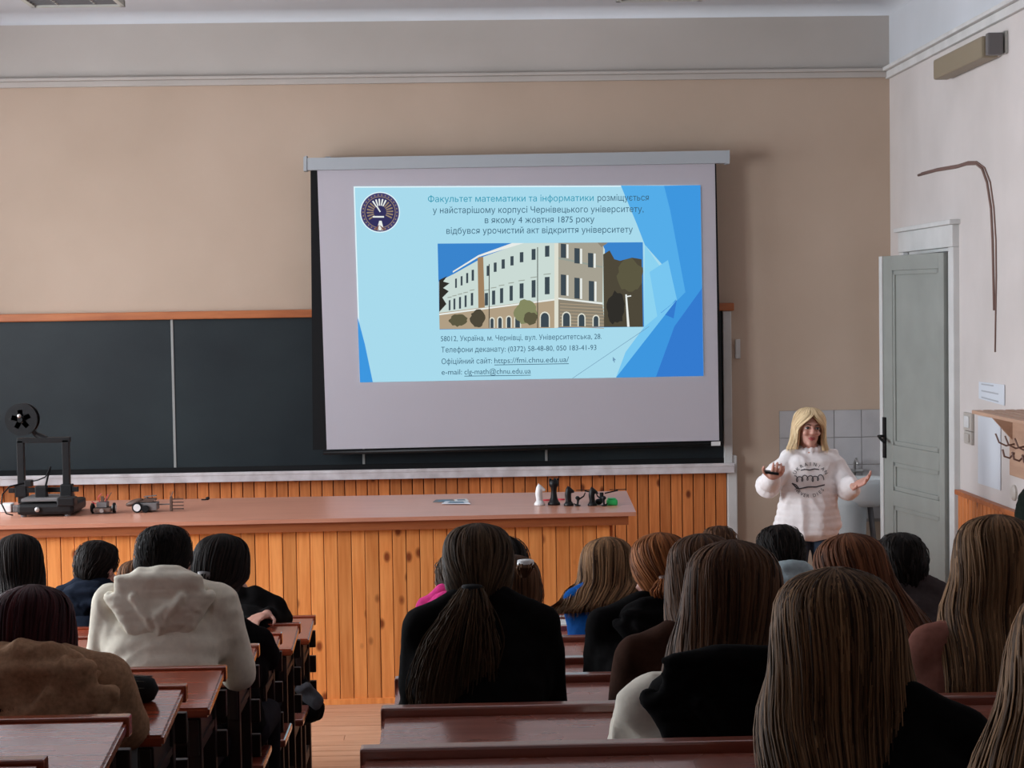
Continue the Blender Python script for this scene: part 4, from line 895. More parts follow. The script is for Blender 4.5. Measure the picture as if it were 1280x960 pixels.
def glyph(ch, px, py, ang, h):
    v, f = text_mesh(ch, .05)
    if not v: return
    xs_ = [a[0] for a in v]; cx = (min(xs_)+max(xs_))/2; ca, sa = math.cos(ang), math.sin(ang)
    pr.add([on_chest(px+((a[0]-cx)*ca+a[1]*sa)*h, py-(-(a[0]-cx)*sa+a[1]*ca)*h) for a in v], f)
def arcword(wd, cx, cy, r, a0, a1, h, inside=False):
    for i, ch in enumerate(wd):
        a = a0+(a1-a0)*i/(len(wd)-1)
        if not inside: glyph(ch, cx+r*math.sin(a), cy-r*math.cos(a), a, h)
        else: glyph(ch, cx+r*math.sin(a), cy+r*math.cos(a), -a, h)
arcword('UKRAINIAN', 1013, 603, 21, -1.0, 1.0, 6.2)
arcword('NEVER DIES', 1012, 600, 22, -.92, .92, 6.0, True)
def stroke(pts, wpx):
    for (x0_, y0_), (x1_, y1_) in zip(pts[:-1], pts[1:]):
        n_ = max(2, int(math.hypot(x1_-x0_, y1_-y0_)/1.2)); dx, dy = x1_-x0_, y1_-y0_; L_ = math.hypot(dx, dy) or 1; nx, ny = -dy/L_*wpx/2, dx/L_*wpx/2
        for i in range(n_):
            a, c = i/n_, (i+1)/n_
            pr.add([on_chest(x0_+dx*a+nx, y0_+dy*a+ny), on_chest(x0_+dx*a-nx, y0_+dy*a-ny), on_chest(x0_+dx*c-nx, y0_+dy*c-ny), on_chest(x0_+dx*c+nx, y0_+dy*c+ny)], [(0, 1, 2, 3)])
stroke([(993+i*.50+2.2*math.sin(i*.48), 598.4-i*.012-(2.4+2.0*math.sin(i*.155+1)**2)*math.cos(i*.48)) for i in range(72)], 1.05)
stroke([(1001, 588), (1006, 586.5), (1012, 587.6), (1018, 586), (1024, 587)], 1.3)
stroke([(990, 604), (996, 610), (999, 611), (1010, 608.8), (1020, 608.6), (1031, 606)], 1.6); stroke([(990, 604), (995, 606), (999, 611)], 1.2)
part('chest_print', pr, M_INK, sw_o)
mb = MB()
for sx in (-1, 1):
    hj = Vector((tc_.x+sx*.085, TY+.01, .86)); mb.cap(hj, (hj.x+sx*.02, TY, .48), .088, .062); mb.cap((hj.x+sx*.02, TY, .48), (hj.x+sx*.02, TY+.02, .10), .06, .045)
    part('shoe', MB().ell((hj.x+sx*.02, TY-.05, .042), (.042, .13, .042), seg=14, rings=8), M_SHOE, sp, smooth=True)
part('jeans', remesh(mb, .011, 2, .003, 9), M_JEANS, sp, smooth=True)
ph = thing('phone', wrL+Vector((0, -.05, .03)), 'black phone in the right hand of the blonde speaker', 'phone'); c = T_(964, 589.5, -.32)
ph.location = c
part('case', MB().hexa([c+Vector((-.055, -.03, -.012))*.68, c+Vector((.055, -.045, -.028))*.68, c+Vector((.060, .03, -.022))*.68, c+Vector((-.05, .045, -.006))*.68, c+Vector((-.055, -.03, .006))*.68, c+Vector((.055, -.045, -.010))*.68, c+Vector((.060, .03, -.004))*.68, c+Vector((-.05, .045, .012))*.68]), M_BLACK, ph)
part('display', MB().hexa([c+Vector((-.048, -.026, .0062))*.68, c+Vector((.048, -.038, -.0080))*.68, c+Vector((.052, .026, -.002))*.68, c+Vector((-.043, .038, .0122))*.68, c+Vector((-.048, -.026, .0072))*.68, c+Vector((.048, -.038, -.0070))*.68, c+Vector((.052, .026, -.001))*.68, c+Vector((-.043, .038, .0132))*.68]), M_GREYP, ph)

# ------------------------------------------------------------------ tiles, sink
xl, xr = at(974, 540, D).x, RX-0.01; zt = at(1010, 513, D).z
tb = struct('trim_4', MB().box((xl, D-.008, zt-.82), (xr, D-.001, zt)), M_GROUT)
tw = .2; tme = MB().box((.002, -.008, .002), (tw-.002, 0, tw-.002), .0025).mesh('tile', M_TILE)
for r in range(4):
    x = xl
    for c in range(int((xr-xl)/tw)):
        link('tile', tme, tb, (xl+c*tw, D-.008+random.uniform(-.001, .001), zt-(r+1)*tw))
sx_ = at(1076, 600, D-.25).x; sz = at(1083, 597, D-.25).z
sk = thing('washbasin', (sx_, D-.25, 0), 'white washbasin on a thick pedestal behind the blonde speaker', 'sink')
bm = MB(); n = 28; prof = [(.30, 0), (.31, -.02), (.30, -.05), (.24, -.13), (.16, -.19)]
def oval(pf, inner):
    vs = []; fs = []
    for r, z in pf:
        for j in range(n):
            a = 2*PI*j/n; ex = 1.0; vs.append((sx_+r*math.copysign(abs(math.cos(a))**.8, math.cos(a)), D-.27+r*.74*math.copysign(abs(math.sin(a))**.8, math.sin(a)), sz+z))
    for i in range(len(pf)-1):
        for j in range(n): k = (j+1) % n; q = (i*n+j, i*n+k, (i+1)*n+k, (i+1)*n+j); fs.append(q)
    fs.append(tuple((len(pf)-1)*n+j for j in range(n))); return vs, fs
bm.add(*oval([(.16, -.09), (.20, -.02), (.215, 0), (.235, 0), (.238, -.03), (.225, -.06), (.19, -.14), (.13, -.20)], 0)); bm.f.append(tuple(range(n-1, -1, -1))); bm.mi.append(0)
part('basin', bm, M_PORC, sk, smooth=True)
part('pedestal', MB().lathe((at(1060, 650, D-.25).x, D-.25, 0), [(.17, 0), (.17, .06), (.135, .10), (.125, .5), (.135, sz-.19), (.15, sz-.12)], 24), M_PORCD, sk, smooth=True)
part('tap', MB().tube([(sx_, D-.05, sz+.0), (sx_, D-.05, sz+.09), (sx_, D-.10, sz+.12), (sx_, D-.17, sz+.09)], .011, 8).box((sx_-.06, D-.06, sz+.02), (sx_+.06, D-.03, sz+.045), .006), M_METAL, sk, smooth=True)
part('drain_pipe', MB().tube([(sx_+.14, D-.03, .25), (sx_+.14, D-.12, .32), (sx_+.10, D-.2, .5), (sx_+.06, D-.26, sz-.18)], .02, 8), M_GREYP, sk, smooth=True)

# ------------------------------------------------------------------ door
dr = struct('door_1', MB().box((RX-.04, DY0-.12, 0), (RX+.02, DY0, DZ+.0), .006).box((RX-.04, DY1, 0), (RX+.02, DY1+.12, DZ), .006).box((RX-.045, DY0-.12, DZ), (RX+.02, DY1+.12, DZ+.14), .006).box((RX-.07, DY0-.15, DZ+.14), (RX+.02, DY1+.15, DZ+.17), .006)
            .box((RX+.0, DY0-.01, 0), (RX+.25, DY0+.02, DZ)).box((RX, DY1-.02, 0), (RX+.25, DY1+.01, DZ)).box((RX, DY0, DZ-.02), (RX+.25, DY1, DZ+.01)), M_JAMB)
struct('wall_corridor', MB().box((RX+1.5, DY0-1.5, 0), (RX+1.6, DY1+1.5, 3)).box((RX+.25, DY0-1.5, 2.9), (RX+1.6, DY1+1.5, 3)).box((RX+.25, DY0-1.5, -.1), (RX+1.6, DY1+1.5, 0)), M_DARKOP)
hg = Vector((RX-.045, DY0+.02, 0)); fe = Vector((at(1105, 500, DY0+.98).x, DY0+.98, 0)); LV = (fe-hg); LW = LV.length; ang = math.atan2(LV.y, LV.x); LT = at(1150, 318, DY0+.5).z
leaf = tag(bpy.data.objects.new('door_leaf', None)); COL.objects.link(leaf); leaf.parent = dr; leaf.location = hg; leaf.rotation_euler = (0, 0, ang)
def lp(name, mb, m, smooth=False): return link(name, mb.mesh(name, m, smooth=smooth), leaf)
# local: x from hinge to free edge, +y towards the room
th = .04; zb = .012; zs = [zb, .22, .80, .86+.0, 1.12, 1.22, LT-.02]
ST = .125; R_ = [(zb, .24), (at(1150, 632, DY0+.5).z-.03, at(1150, 618, DY0+.5).z), (at(1150, 582, DY0+.5).z, at(1150, 560, DY0+.5).z), (LT-.10, LT)]
lp('stile', MB().box((0, -th/2, zb), (ST*.6, th/2, LT), .004), M_DOOR); lp('stile', MB().box((LW-ST*1.5, -th/2, zb), (LW, th/2, LT), .004), M_DOOR)
for a, c in R_: lp('rail', MB().box((ST*.6, -th/2, a), (LW-ST*1.5, th/2, c), .003), M_DOOR)
for (a, c) in ((R_[0][1], R_[1][0]), (R_[1][1], R_[2][0]), (R_[2][1], R_[3][0])):
    lp('panel', MB().box((ST*.6, -.004, a), (LW-ST*1.5, .004, c)), M_DOOR)
    i0, i1 = ST*.6, LW-ST*1.5; w2 = .03
    lp('moulding', MB().box((i0, -.016, a), (i0+w2, .016, c), .005).box((i1-w2, -.016, a), (i1, .016, c), .005).box((i0, -.016, a), (i1, .016, a+w2), .005).box((i0, -.016, c-w2), (i1, .016, c), .005), M_DOOR)
hz = at(1121, 545, DY0+.9).z
for sg in (1, -1):
    h = MB().box((LW-.085, sg*th/2, hz-.15), (LW-.04, sg*(th/2+.012), hz+.13), .004) if sg > 0 else MB().box((LW-.085, -th/2-.012, hz-.15), (LW-.04, -th/2, hz+.13), .004)
    h.tube([(LW-.062, sg*th/2, hz+.0), (LW-.062, sg*(th/2+.05), hz), (LW-.10, sg*(th/2+.055), hz-.01), (LW-.16, sg*(th/2+.05), hz-.035)], .010, 8); lp('handle', h, M_BLACK)
lp('edge_strip', MB().box((LW-.045, th/2, zb), (LW+.006, th/2+.010, LT), .003), M_JAMB)

# ------------------------------------------------------------------ right wall fittings
def W(px, py, off=0.0): return atX(px, py, RX-off)
a, c = W(1178, 100, .06), W(1246, 62, .06); zt1, zb1 = W(1172, 78, .06).z, W(1176, 101, .06).z
wl = thing('wall_lamp', (RX, (a.y+c.y)/2, zb1), 'old brownish tube lamp high on the right wall below the ceiling trim', 'lamp')
y1_, y0_ = a.y, c.y
part('diffuser', MB().box((RX-.12, y0_+.10, zb1), (RX-.02, y1_, zt1), .015), M_LAMP, wl)
part('back_plate', MB().box((RX-.02, y0_-.02, zb1+.01), (RX-.001, y1_, zt1+.01), .003), M_LAMPW, wl)
part('socket', MB().box((RX-.10, y0_+.03, zb1+.02), (RX-.02, y0_+.09, zt1), .008), M_LAMPW, wl)
part('end_block', MB().box((RX-.12, y0_-.03, zb1+.0), (RX-.03, y0_+.025, zt1), .01), M_GREYP, wl)
pts = [(1148, 219), (1170, 213), (1195, 209), (1208, 205), (1220, 204.5), (1228, 211), (1234, 228), (1239, 260), (1241, 300), (1242, 345), (1243, 388)]
tag(link('wall_cable', MB().tube([W(x, y_, .004) for x, y_ in pts], .009, 6).mesh('wall_cable', M_CRACK, smooth=True)), 'brown painted cable bending round above the door on the right wall', 'cable', 'brown cables above the door')
pts = [(1152, 216.5), (1172, 211), (1198, 206.5), (1210, 202.5), (1221, 202.5), (1231, 210), (1238, 228), (1242.5, 260), (1245, 300), (1245.5, 345), (1244, 440)]
tag(link('wall_cable', MB().tube([W(x, y_, .003) for x, y_ in pts], .006, 6).mesh('wall_cable', M_CRACK, smooth=True)), 'thinner brown cable running down further beside the bent cable', 'cable', 'brown cables above the door')
def sheet(name, quad, label, lines=0, par_m=M_PAPER):
    q = [W(x, y_, .003) for x, y_ in quad]; t = thing(name, q[0], label, 'notice')
    part('sheet', MB().slab(q, (-.003, 0, 0)), par_m, t)
    b = MB()
    for i in range(lines):
        u = .12+.76*i/max(1, lines-1); l0 = q[3].lerp(q[0], u).lerp(q[2].lerp(q[1], u), .12); l1 = q[3].lerp(q[0], u).lerp(q[2].lerp(q[1], u), .60+.25*math.sin(i*2.1)**2)
        b.slab([l0+Vector((-.0045, 0, -.004)), l1+Vector((-.0045, 0, -.004)), l1+Vector((-.0045, 0, .004)), l0+Vector((-.0045, 0, .004))], (-.0008, 0, 0))
    if lines: part('print', b, mat('faint_print', (.42, .44, .48), .8), t)
    return t
sheet('wall_notice', [(1223, 604), (1251, 613), (1251, 524), (1223, 520)], 'large pale paper notice on the right wall under the coat shelf', 0)
sheet('wall_notice', [(1224, 498), (1256, 507), (1256, 481), (1224, 477)], 'small landscape paper notice above the coat shelf', 3)
sw1 = thing('light_switch', W(1212, 528, .0), 'light switch beside the door frame under the shelf end', 'switch'); q0, q1 = W(1208, 537, 0), W(1218, 517, 0)
part('plate', MB().box((RX-.02, min(q0.y, q1.y), q0.z), (RX-.001, max(q0.y, q1.y), q1.z), .004), M_SWITCH, sw1); part('rocker', MB().box((RX-.028, min(q0.y, q1.y)+.04, q0.z+.02), (RX-.02, max(q0.y, q1.y)-.04, q1.z-.02), .003), M_WHITEP, sw1)
sw2 = thing('wall_socket', W(1212, 545, .0), 'second small fitting directly below the light switch', 'socket'); q0, q1 = W(1209, 554, 0), W(1218, 540, 0)
part('plate', MB().box((RX-.02, min(q0.y, q1.y), q0.z), (RX-.001, max(q0.y, q1.y), q1.z), .004), M_SWITCH, sw2); part('cover', MB().box((RX-.03, min(q0.y, q1.y)+.03, q0.z+.015), (RX-.02, max(q0.y, q1.y)-.03, q1.z-.015), .003), M_SWITCH, sw2)
so = thing('wall_socket', W(1269, 614, 0), 'round cream wall socket low under the coat rack', 'socket'); part('plate', MB().lathe(W(1269, 616, 0), [(.045, 0), (.045, .012), (.03, .022)], 18, Matrix.Rotation(-PI/2, 3, 'Y')), M_SWITCH, so)
# coat rack with slatted hat shelf
p0 = W(1219, 517, .30); rz = p0.z; ry1 = p0.y; ry0 = ry1-2.6
rk = thing('coat_rack', (RX, (ry0+ry1)/2, rz-.4), 'wooden coat rack with a slatted hat shelf on the right wall', 'coat rack')
for i in range(5): part('slat', MB().box((RX-.32+i*.062, ry0, rz), (RX-.32+i*.062+.05, ry1, rz+.02), .004), M_RACK, rk)
bxy = W(1262, 560, .02).y
part('hook_board', MB().box((RX-.022, ry0, W(1266, 595, .02).z), (RX-.001, bxy, rz-.04), .004), M_RACK, rk)
for y in (bxy-.05, bxy-.9, bxy-1.8):
    part('bracket', MB().add([(RX-.02, y-.012, rz), (RX-.17, y-.012, rz), (RX-.02, y-.012, rz-.17), (RX-.02, y+.012, rz), (RX-.17, y+.012, rz), (RX-.02, y+.012, rz-.17)], [(0, 1, 2), (3, 5, 4), (0, 3, 4, 1), (1, 4, 5, 2), (2, 5, 3, 0)]), M_RACK, rk)
hzz = W(1262, 566, .05).z
for i in range(12):
    y = bxy-.10-i*.18
    part('hook', MB().tube([(RX-.02, y, hzz+.05), (RX-.07, y, hzz+.04), (RX-.11, y, hzz+.06), (RX-.13, y, hzz+.11)], .005, 6).tube([(RX-.02, y, hzz+.0), (RX-.05, y, hzz-.03), (RX-.08, y, hzz-.02), (RX-.09, y, hzz+.02)], .006, 6), M_CRACK, rk, smooth=True)
cq = W(1290, 640, .2); mb = MB(); cc = Vector((RX-.16, cq.y, cq.z)); hk = Vector((RX-.10, cq.y-.05, hzz))
mb.cap(cc+Vector((0, .0, .03)), cc+Vector((-.02, 0, -.5)), .11, .17); mb.cap(cc+Vector((0, .12, -.02)), cc+Vector((-.02, .16, -.45)), .07, .06); mb.cap(cc+Vector((0, -.16, .0)), cc+Vector((0, -.2, -.45)), .09, .07); mb.cap(cc+Vector((0, -.02, .02)), hk, .07, .035)
ctg = thing('hanging_coat', cc, 'dark coat hanging from the rack at the right edge', 'coat'); part('coat_body', remesh(mb, .016, 2, .014, 9, seed=2), cloth('coat_dark_green', (.012, .016, .013)), ctg, smooth=True)

# ------------------------------------------------------------------ ceiling light fittings (switched off)
def luminaire(pxl, pxr, py, label):
    zc = CZ-.09; p0 = atZ(pxl, py, zc); p1 = atZ(pxr, py, zc); y1_ = p0.y; t = thing('ceiling_light', ((p0.x+p1.x)/2, y1_-.6, CZ), label, 'ceiling light', 'louvred ceiling lights, switched off')
    x0_, x1_ = p0.x, p1.x; y0_ = y1_-1.2
    part('housing', MB().box((x0_, y0_, zc+.03), (x1_, y1_, CZ-.001), .01).box((x0_, y0_, zc), (x0_+.03, y1_, zc+.04)).box((x1_-.03, y0_, zc), (x1_, y1_, zc+.04)).box((x0_, y1_-.03, zc), (x1_, y1_, zc+.04)).box((x0_, y0_, zc), (x1_, y0_+.03, zc+.04)), M_LAMPW, t)
    for i in range(14): part('louvre', MB().box((x0_+.03, y0_+.08+i*.078, zc+.002), (x1_-.03, y0_+.084+i*.078, zc+.03)), M_GREYP, t)
    part('tray', MB().box((x0_+.03, y0_+.03, zc+.026), (x1_-.03, y1_-.03, zc+.032)), M_GREYP, t)
    for u in (.3, .7): part('tube', MB().tube([(x0_+(x1_-x0_)*u, y0_+.05, zc+.015), (x0_+(x1_-x0_)*u, y1_-.05, zc+.015)], .010, 8), M_LAMPW, t)
luminaire(40, 158, 10, 'louvred ceiling light above the left of the chalkboard'); luminaire(770, 876, 3, 'louvred ceiling light above the right of the projection screen')

# ------------------------------------------------------------------ things on the counter
def Cn(px, py): return atZ(px, py, CH+.0005)
# 3D printer
b0 = Cn(55, 646); py_ = b0.y+.19; u_ = py_/F
def Q(px, py, dy=0): return at(px, py, py_+dy)
pr_ = thing('three_d_printer', (b0.x, py_, CH), 'black desktop 3D printer with a filament spool on the counter', '3D printer')
xa, xb = Q(19, 640, -.19).x, Q(92, 640, -.19).x
part('base', MB().box((xa+.01, py_-.20, CH+.012), (xb, py_+.18, CH+.075), .018), M_BLACK, pr_)
for x in (xa+.04, xb-.04):
    for y in (py_-.16, py_+.14): part('foot', MB().lathe((x, y, CH+.0006), [(.018, 0), (.018, .014)], 10), M_GREYP, pr_)
part('print_bed', MB().box((xa+.03, py_-.17, CH+.085), (xb-.05, py_+.10, CH+.102), .004), M_GREYP, pr_)
part('display_unit', MB().box((xb-.09, py_-.215, CH+.06), (xb+.01, py_-.12, CH+.11), .008), M_BLACK, pr_)
part('knob', MB().lathe((xa+.13, py_-.20, CH+.045), [(.014, 0), (.014, .018), (.006, .022)], 12, Matrix.Rotation(PI/2, 3, 'X')), M_METAL, pr_)
zt_ = Q(55, 550).z
for px in (27, 83.5):
    x = Q(px, 600).x; part('upright', MB().box((x-.020, py_-.02, CH+.06), (x+.020, py_+.02, zt_), .003), M_BLACK, pr_)
    part('upright_clamp', MB().box((x-.034, py_-.035, Q(px, 621).z), (x+.034, py_+.03, Q(px, 605).z), .006), M_BLACK, pr_)
part('top_beam', MB().box((Q(22, 550).x, py_-.02, zt_-.015), (Q(88, 550).x, py_+.02, zt_+.015), .003), M_BLACK, pr_)
part('gantry', MB().box((Q(12, 612).x, py_-.03, Q(50, 615).z), (Q(99, 612).x, py_-.008, Q(50, 609).z), .003), M_BLACK, pr_)
part('extruder', MB().box((Q(48, 612).x, py_-.09, Q(50, 623).z), (Q(62, 612).x, py_-.03, Q(50, 606).z), .005).cap(Vector((Q(55, 620).x, py_-.06, Q(55, 622).z)), Vector((Q(55, 620).x, py_-.06, Q(55, 628).z)), .01, .004), M_BLACK, pr_)
part('motor', MB().box((Q(34, 606).x, py_-.07, Q(38, 607).z), (Q(43, 606).x, py_-.02, Q(38, 599).z), .004), M_BLACK, pr_)
spc = Q(28, 524, -.03); Rx = Matrix.Rotation(PI/2, 3, 'X'); b = MB()
def ring(c, ro, ri, y0, y1, n=40):
    vs = []; fs = []
    for r, yy in ((ro, y0), (ro, y1), (ri, y1), (ri, y0)):
        for j in range(n): a = 2*PI*j/n; vs.append((c.x+r*math.cos(a), c.y+yy, c.z+r*math.sin(a)))
    for q in range(4):
        for j in range(n): k = (j+1) % n; r2 = (q+1) % 4; fs.append((q*n+j, q*n+k, r2*n+k, r2*n+j))
    return vs, fs
rs = 20/ (F/py_)
spo = MB(); spo.add(*ring(spc, rs, rs*.55, -.035, -.028)); spo.add(*ring(spc, rs, rs*.55, .028, .035)); spo.add(*ring(spc, rs*.55, rs*.22, -.035, .035)); 
for i in range(5):
    a = i*2*PI/5+.4; spo.box((spc.x-.012, spc.y-.034, spc.z), (spc.x+.012, spc.y-.029, spc.z+rs*.6)) if False else spo.hexa([Vector((spc.x+math.cos(a)*r+math.sin(a)*o, spc.y+yy, spc.z+math.sin(a)*r-math.cos(a)*o)) for yy in (-.035, -.029) for r, o in ((rs*.2, -.014), (rs*.6, -.014), (rs*.6, .014), (rs*.2, .014))])
sp_o = part('filament_spool', spo, M_BLACK, pr_, smooth=False); part('filament', MB().add(*ring(spc, rs*.86, rs*.5, -.027, .027)), mat('filament_grey', (.02, .02, .022), .35), sp_o)
part('spool_arm', MB().tube([spc+Vector((0, .01, 0)), Q(45, 543, .0), Q(57, 549, 0)], [.012, .016, .022], 8).tube([spc+Vector((0, -.06, 0)), spc+Vector((0, .05, 0))], .014, 10), M_BLACK, pr_)
part('spool_nut', MB().ell(Q(24, 520, -.09), (.012, .01, .012)), M_METAL, pr_, smooth=True)
part('ribbon_cable', MB().tube([Q(38, 602, -.05), Q(48, 600, -.08), Q(57, 596, -.08), Q(63, 584, -.07)], .004, 6).tube([Q(63, 583, -.06), Q(60, 595, -.07), Q(57, 608, -.08)], .006, 6), M_BLACKM, pr_, smooth=True)
part('side_cable', MB().tube([Q(30, 604, -.02), Q(12, 608, -.06), Q(3, 618, -.1), Q(2, 630, -.16), Q(8, 642, -.18), Q(16, 644, -.19)], .0045, 6), M_BLACKM, pr_, smooth=True)
wb = thing('white_adapter', Cn(8, 640), 'white adapter box on the counter left of the 3D printer', 'adapter'); q = Cn(8, 640)
part('box_body', MB().box((q.x-.03, q.y-.03, CH+.0006), (q.x+.035, q.y+.06, CH+.05), .008), M_WHITEP, wb); part('plug', MB().box((q.x+.04, q.y-.02, CH+.0006), (q.x+.075, q.y+.02, CH+.04), .006), M_GREYP, wb)
# robots
def wheel(c, r, w_, name, par, mt=M_BLACK): 
    o = part(name, MB().lathe(c-Vector((w_/2, 0, 0)), [(r*.75, 0), (r, w_*.15), (r, w_*.85), (r*.75, w_)], 18, Matrix.Rotation(PI/2, 3, 'Y')), M_BLACKM, par, smooth=True)
    part('hub', MB().lathe(c-Vector((w_/2+.003, 0, 0)), [(r*.62, 0), (r*.62, w_+.006)], 16, Matrix.Rotation(PI/2, 3, 'Y')), mt, o)
q = Cn(127, 643); rb_ = thing('small_robot', (q.x, q.y+.07, CH), 'small tangled robot with upright wires beside the 3D printer', 'robot'); c = q+Vector((0, .07, 0))
part('chassis', MB().box((c.x-.05, c.y-.06, CH+.012), (c.x+.05, c.y+.06, CH+.034), .005), M_BROWNP, rb_)
part('battery_block', MB().box((c.x-.035, c.y-.04, CH+.036), (c.x+.025, c.y+.04, CH+.066), .004), M_GREYP, rb_)
part('sensor_post', MB().box((c.x-.01, c.y-.03, CH+.066), (c.x+.006, c.y-.02, CH+.10)), M_BROWNP, rb_)
for i, (dx, dz, ex) in enumerate(((-.03, .115, -.008), (-.01, .09, .02), (.02, .11, .03), (.035, .12, .05), (-.045, .07, -.065))): part('wire', MB().tube([c+Vector((dx*.5, -.02, .06)), c+Vector((dx, -.02, dz*.8)), c+Vector((ex, -.02, dz))], .0028, 5), M_BROWNP if i % 2 else M_RED, rb_)
wheel(Vector((c.x+.062, c.y-.01, CH+.0306)), .030, .016, 'wheel', rb_, M_WHITEP); wheel(Vector((c.x-.062, c.y-.01, CH+.0306)), .030, .016, 'wheel', rb_, M_BLACKM)
part('front_ring', MB().lathe((c.x, c.y-.062, CH+.021), [(.012, 0), (.012, .01)], 12, Rx), M_METAL, rb_)
q = Cn(172, 641); rb2 = thing('wheeled_robot', (q.x, q.y+.06, CH), 'low wheeled robot with a white wheel hub and a forked gripper', 'robot'); c = q+Vector((0.01, .06, 0))
part('chassis', MB().box((c.x-.02, c.y-.05, CH+.012), (c.x+.10, c.y+.05, CH+.055), .006), M_GREYP, rb2)
part('board', MB().box((c.x+.0, c.y-.04, CH+.060), (c.x+.075, c.y+.04, CH+.066)).box((c.x+.02, c.y-.03, CH+.066), (c.x+.09, c.y+.02, CH+.078)), M_BROWNP, rb2)
part('shell', MB().ell((c.x-.035, c.y, CH+.055), (.055, .04, .018), Matrix.Rotation(-.3, 3, 'Y')), M_BROWNP, rb2, smooth=True)
for yy in (-.052, .052):
    for xx in (-.012, .035):
        o = part('wheel', MB().lathe((c.x+xx, c.y+yy-.006*(1 if yy < 0 else -1)+.006, CH+.0306 if xx < 0 else CH+.022), [(.022 if xx < 0 else .016, 0), (.030 if xx < 0 else .0214, .002), (.030 if xx < 0 else .0214, .012), (.022 if xx < 0 else .016, .014)], 18, Rx), M_BLACKM, rb2)
        if xx < 0 and yy < 0: part('hub', MB().lathe((c.x+xx, c.y+yy-.008, CH+.0306), [(.021, 0), (.021, .010)], 16, Rx), M_WHITEP, o)
part('antenna_plate', MB().hexa([c+Vector(v) for v in ((.02, -.02, .085), (.09, -.02, .090), (.09, .02, .090), (.02, .02, .085), (.02, -.02, .089), (.09, -.02, .094), (.09, .02, .094), (.02, .02, .089))]), M_GREYP, rb2)
part('strut', MB().tube([c+Vector((.03, 0, .066)), c+Vector((.04, 0, .088))], .005, 6), M_GREYP, rb2)
part('strut', MB().tube([c+Vector((.10, 0, .04)), c+Vector((.165, 0, .04))], .004, 6), M_GREYP, rb2)
g = c+Vector((.168, 0, 0)); fk = MB().box((g.x, g.y-.012, CH+.0006), (g.x+.014, g.y+.012, CH+.085), .002)
for i in range(4): fk.box((g.x+.014, g.y-.008, CH+.010+i*.019), (g.x+.078, g.y+.008, CH+.016+i*.019))
fk.tube([(g.x+.006, g.y, CH+.085), (g.x+.02, g.y, CH+.115)], .003, 5); part('fork_gripper', fk, M_BROWNP, rb2)
q = Cn(258, 625); tag(link('metal_clip', MB().box((-.03, -.012, 0), (.0, .012, .006), .002).ell((.008, 0, .010), (.013, .012, .010)).mesh('metal_clip', M_BLACKM), None, q), 'tiny dark clip alone near the back of the counter', 'clip')
# brochures
for i, (pts, mt, lb) in enumerate([([(541, 628), (570, 628.5), (566, 624.5), (545, 625)], M_GREYP, 'dark brochure lying on the counter left of the white one'), ([(552, 630), (588, 630), (584, 627), (557, 627)], M_PAPER, 'white brochure nearest the counter edge'), ([(569, 627), (586, 626.5), (583, 624), (568, 624.6)], M_WHITEP, 'small white leaflet at the back of the brochures')]):
    z_ = CH+.001+i*.004; qq = [atZ(x, y_, z_) for x, y_ in pts]; t = thing('brochure', qq[0], lb, 'brochure', 'brochures on the counter'); part('cover', MB().slab(qq, (0, 0, .003)), mt, t)
    ctr = sum(qq, Vector())/4; part('printed_block', MB().slab([ctr.lerp(v, .6)+Vector((0, 0, .0032)) for v in qq], (0, 0, .0005)), mat('brochure_blue', (.08, .16, .24), .5), t)
# printed chess pieces and cats
def cp(px, py): return Cn(px, py)
LATH = {'tower': [(.036, 0), (.036, .012), (.028, .02), (.019, .045), (.016, .08), (.018, .10), (.027, .112), (.029, .145), (.022, .145), (.021, .135)],}
q = cp(692.5, 631); rk_ = thing('chess_rook', q, 'tall black printed chess rook on the counter', 'chess piece', 'printed chess pieces')
part('rook_body', MB().lathe(q, LATH['tower'], 22), M_BLACK, rk_, smooth=True)
mm = MB()
for i in range(5):
    a = i*2*PI/5; mm.box((q.x+math.cos(a)*.024-.006, q.y+math.sin(a)*.024-.006, q.z+.140), (q.x+math.cos(a)*.024+.006, q.y+math.sin(a)*.024+.006, q.z+.154))
part('battlement', mm, M_BLACK, rk_)
def knight(px, py, m, label, hgt=.13, flip=1, name='chess_knight'):
    q = cp(px, py); t = thing(name, q, label, 'chess piece', 'printed chess pieces'); s_ = hgt/.13
    part('base', MB().lathe(q, [(.032*s_, 0), (.032*s_, .01*s_), (.025*s_, .018*s_), (.022*s_, .026*s_)], 20), m, t, smooth=True)
    b = MB().cap(q+Vector((0, 0, .025*s_)), q+Vector((-flip*.004, 0, .07*s_)), .019*s_, .021*s_).cap(q+Vector((-flip*.004, 0, .07*s_)), q+Vector((0, 0, .10*s_)), .021*s_, .020*s_).cap(q+Vector((0, 0, .104*s_)), q+Vector((flip*.028*s_, -.005, .090*s_)), .018*s_, .010*s_)
    b.cap(q+Vector((-flip*.005, 0, .118*s_)), q+Vector((-flip*.004, 0, .128*s_)), .006*s_, .003*s_); part('knight_head', remesh(b, .004, 2), m, t, smooth=True)
knight(674.5, 631.5, M_WHITEP, 'white printed chess knight, leftmost of the chess pieces', .128); knight(711, 632, M_BLACK, 'black printed chess knight beside the rook', .118, 1); knight(740.5, 632, M_BLACK, 'black printed chess knight in the middle of the clutter', .112, 1)
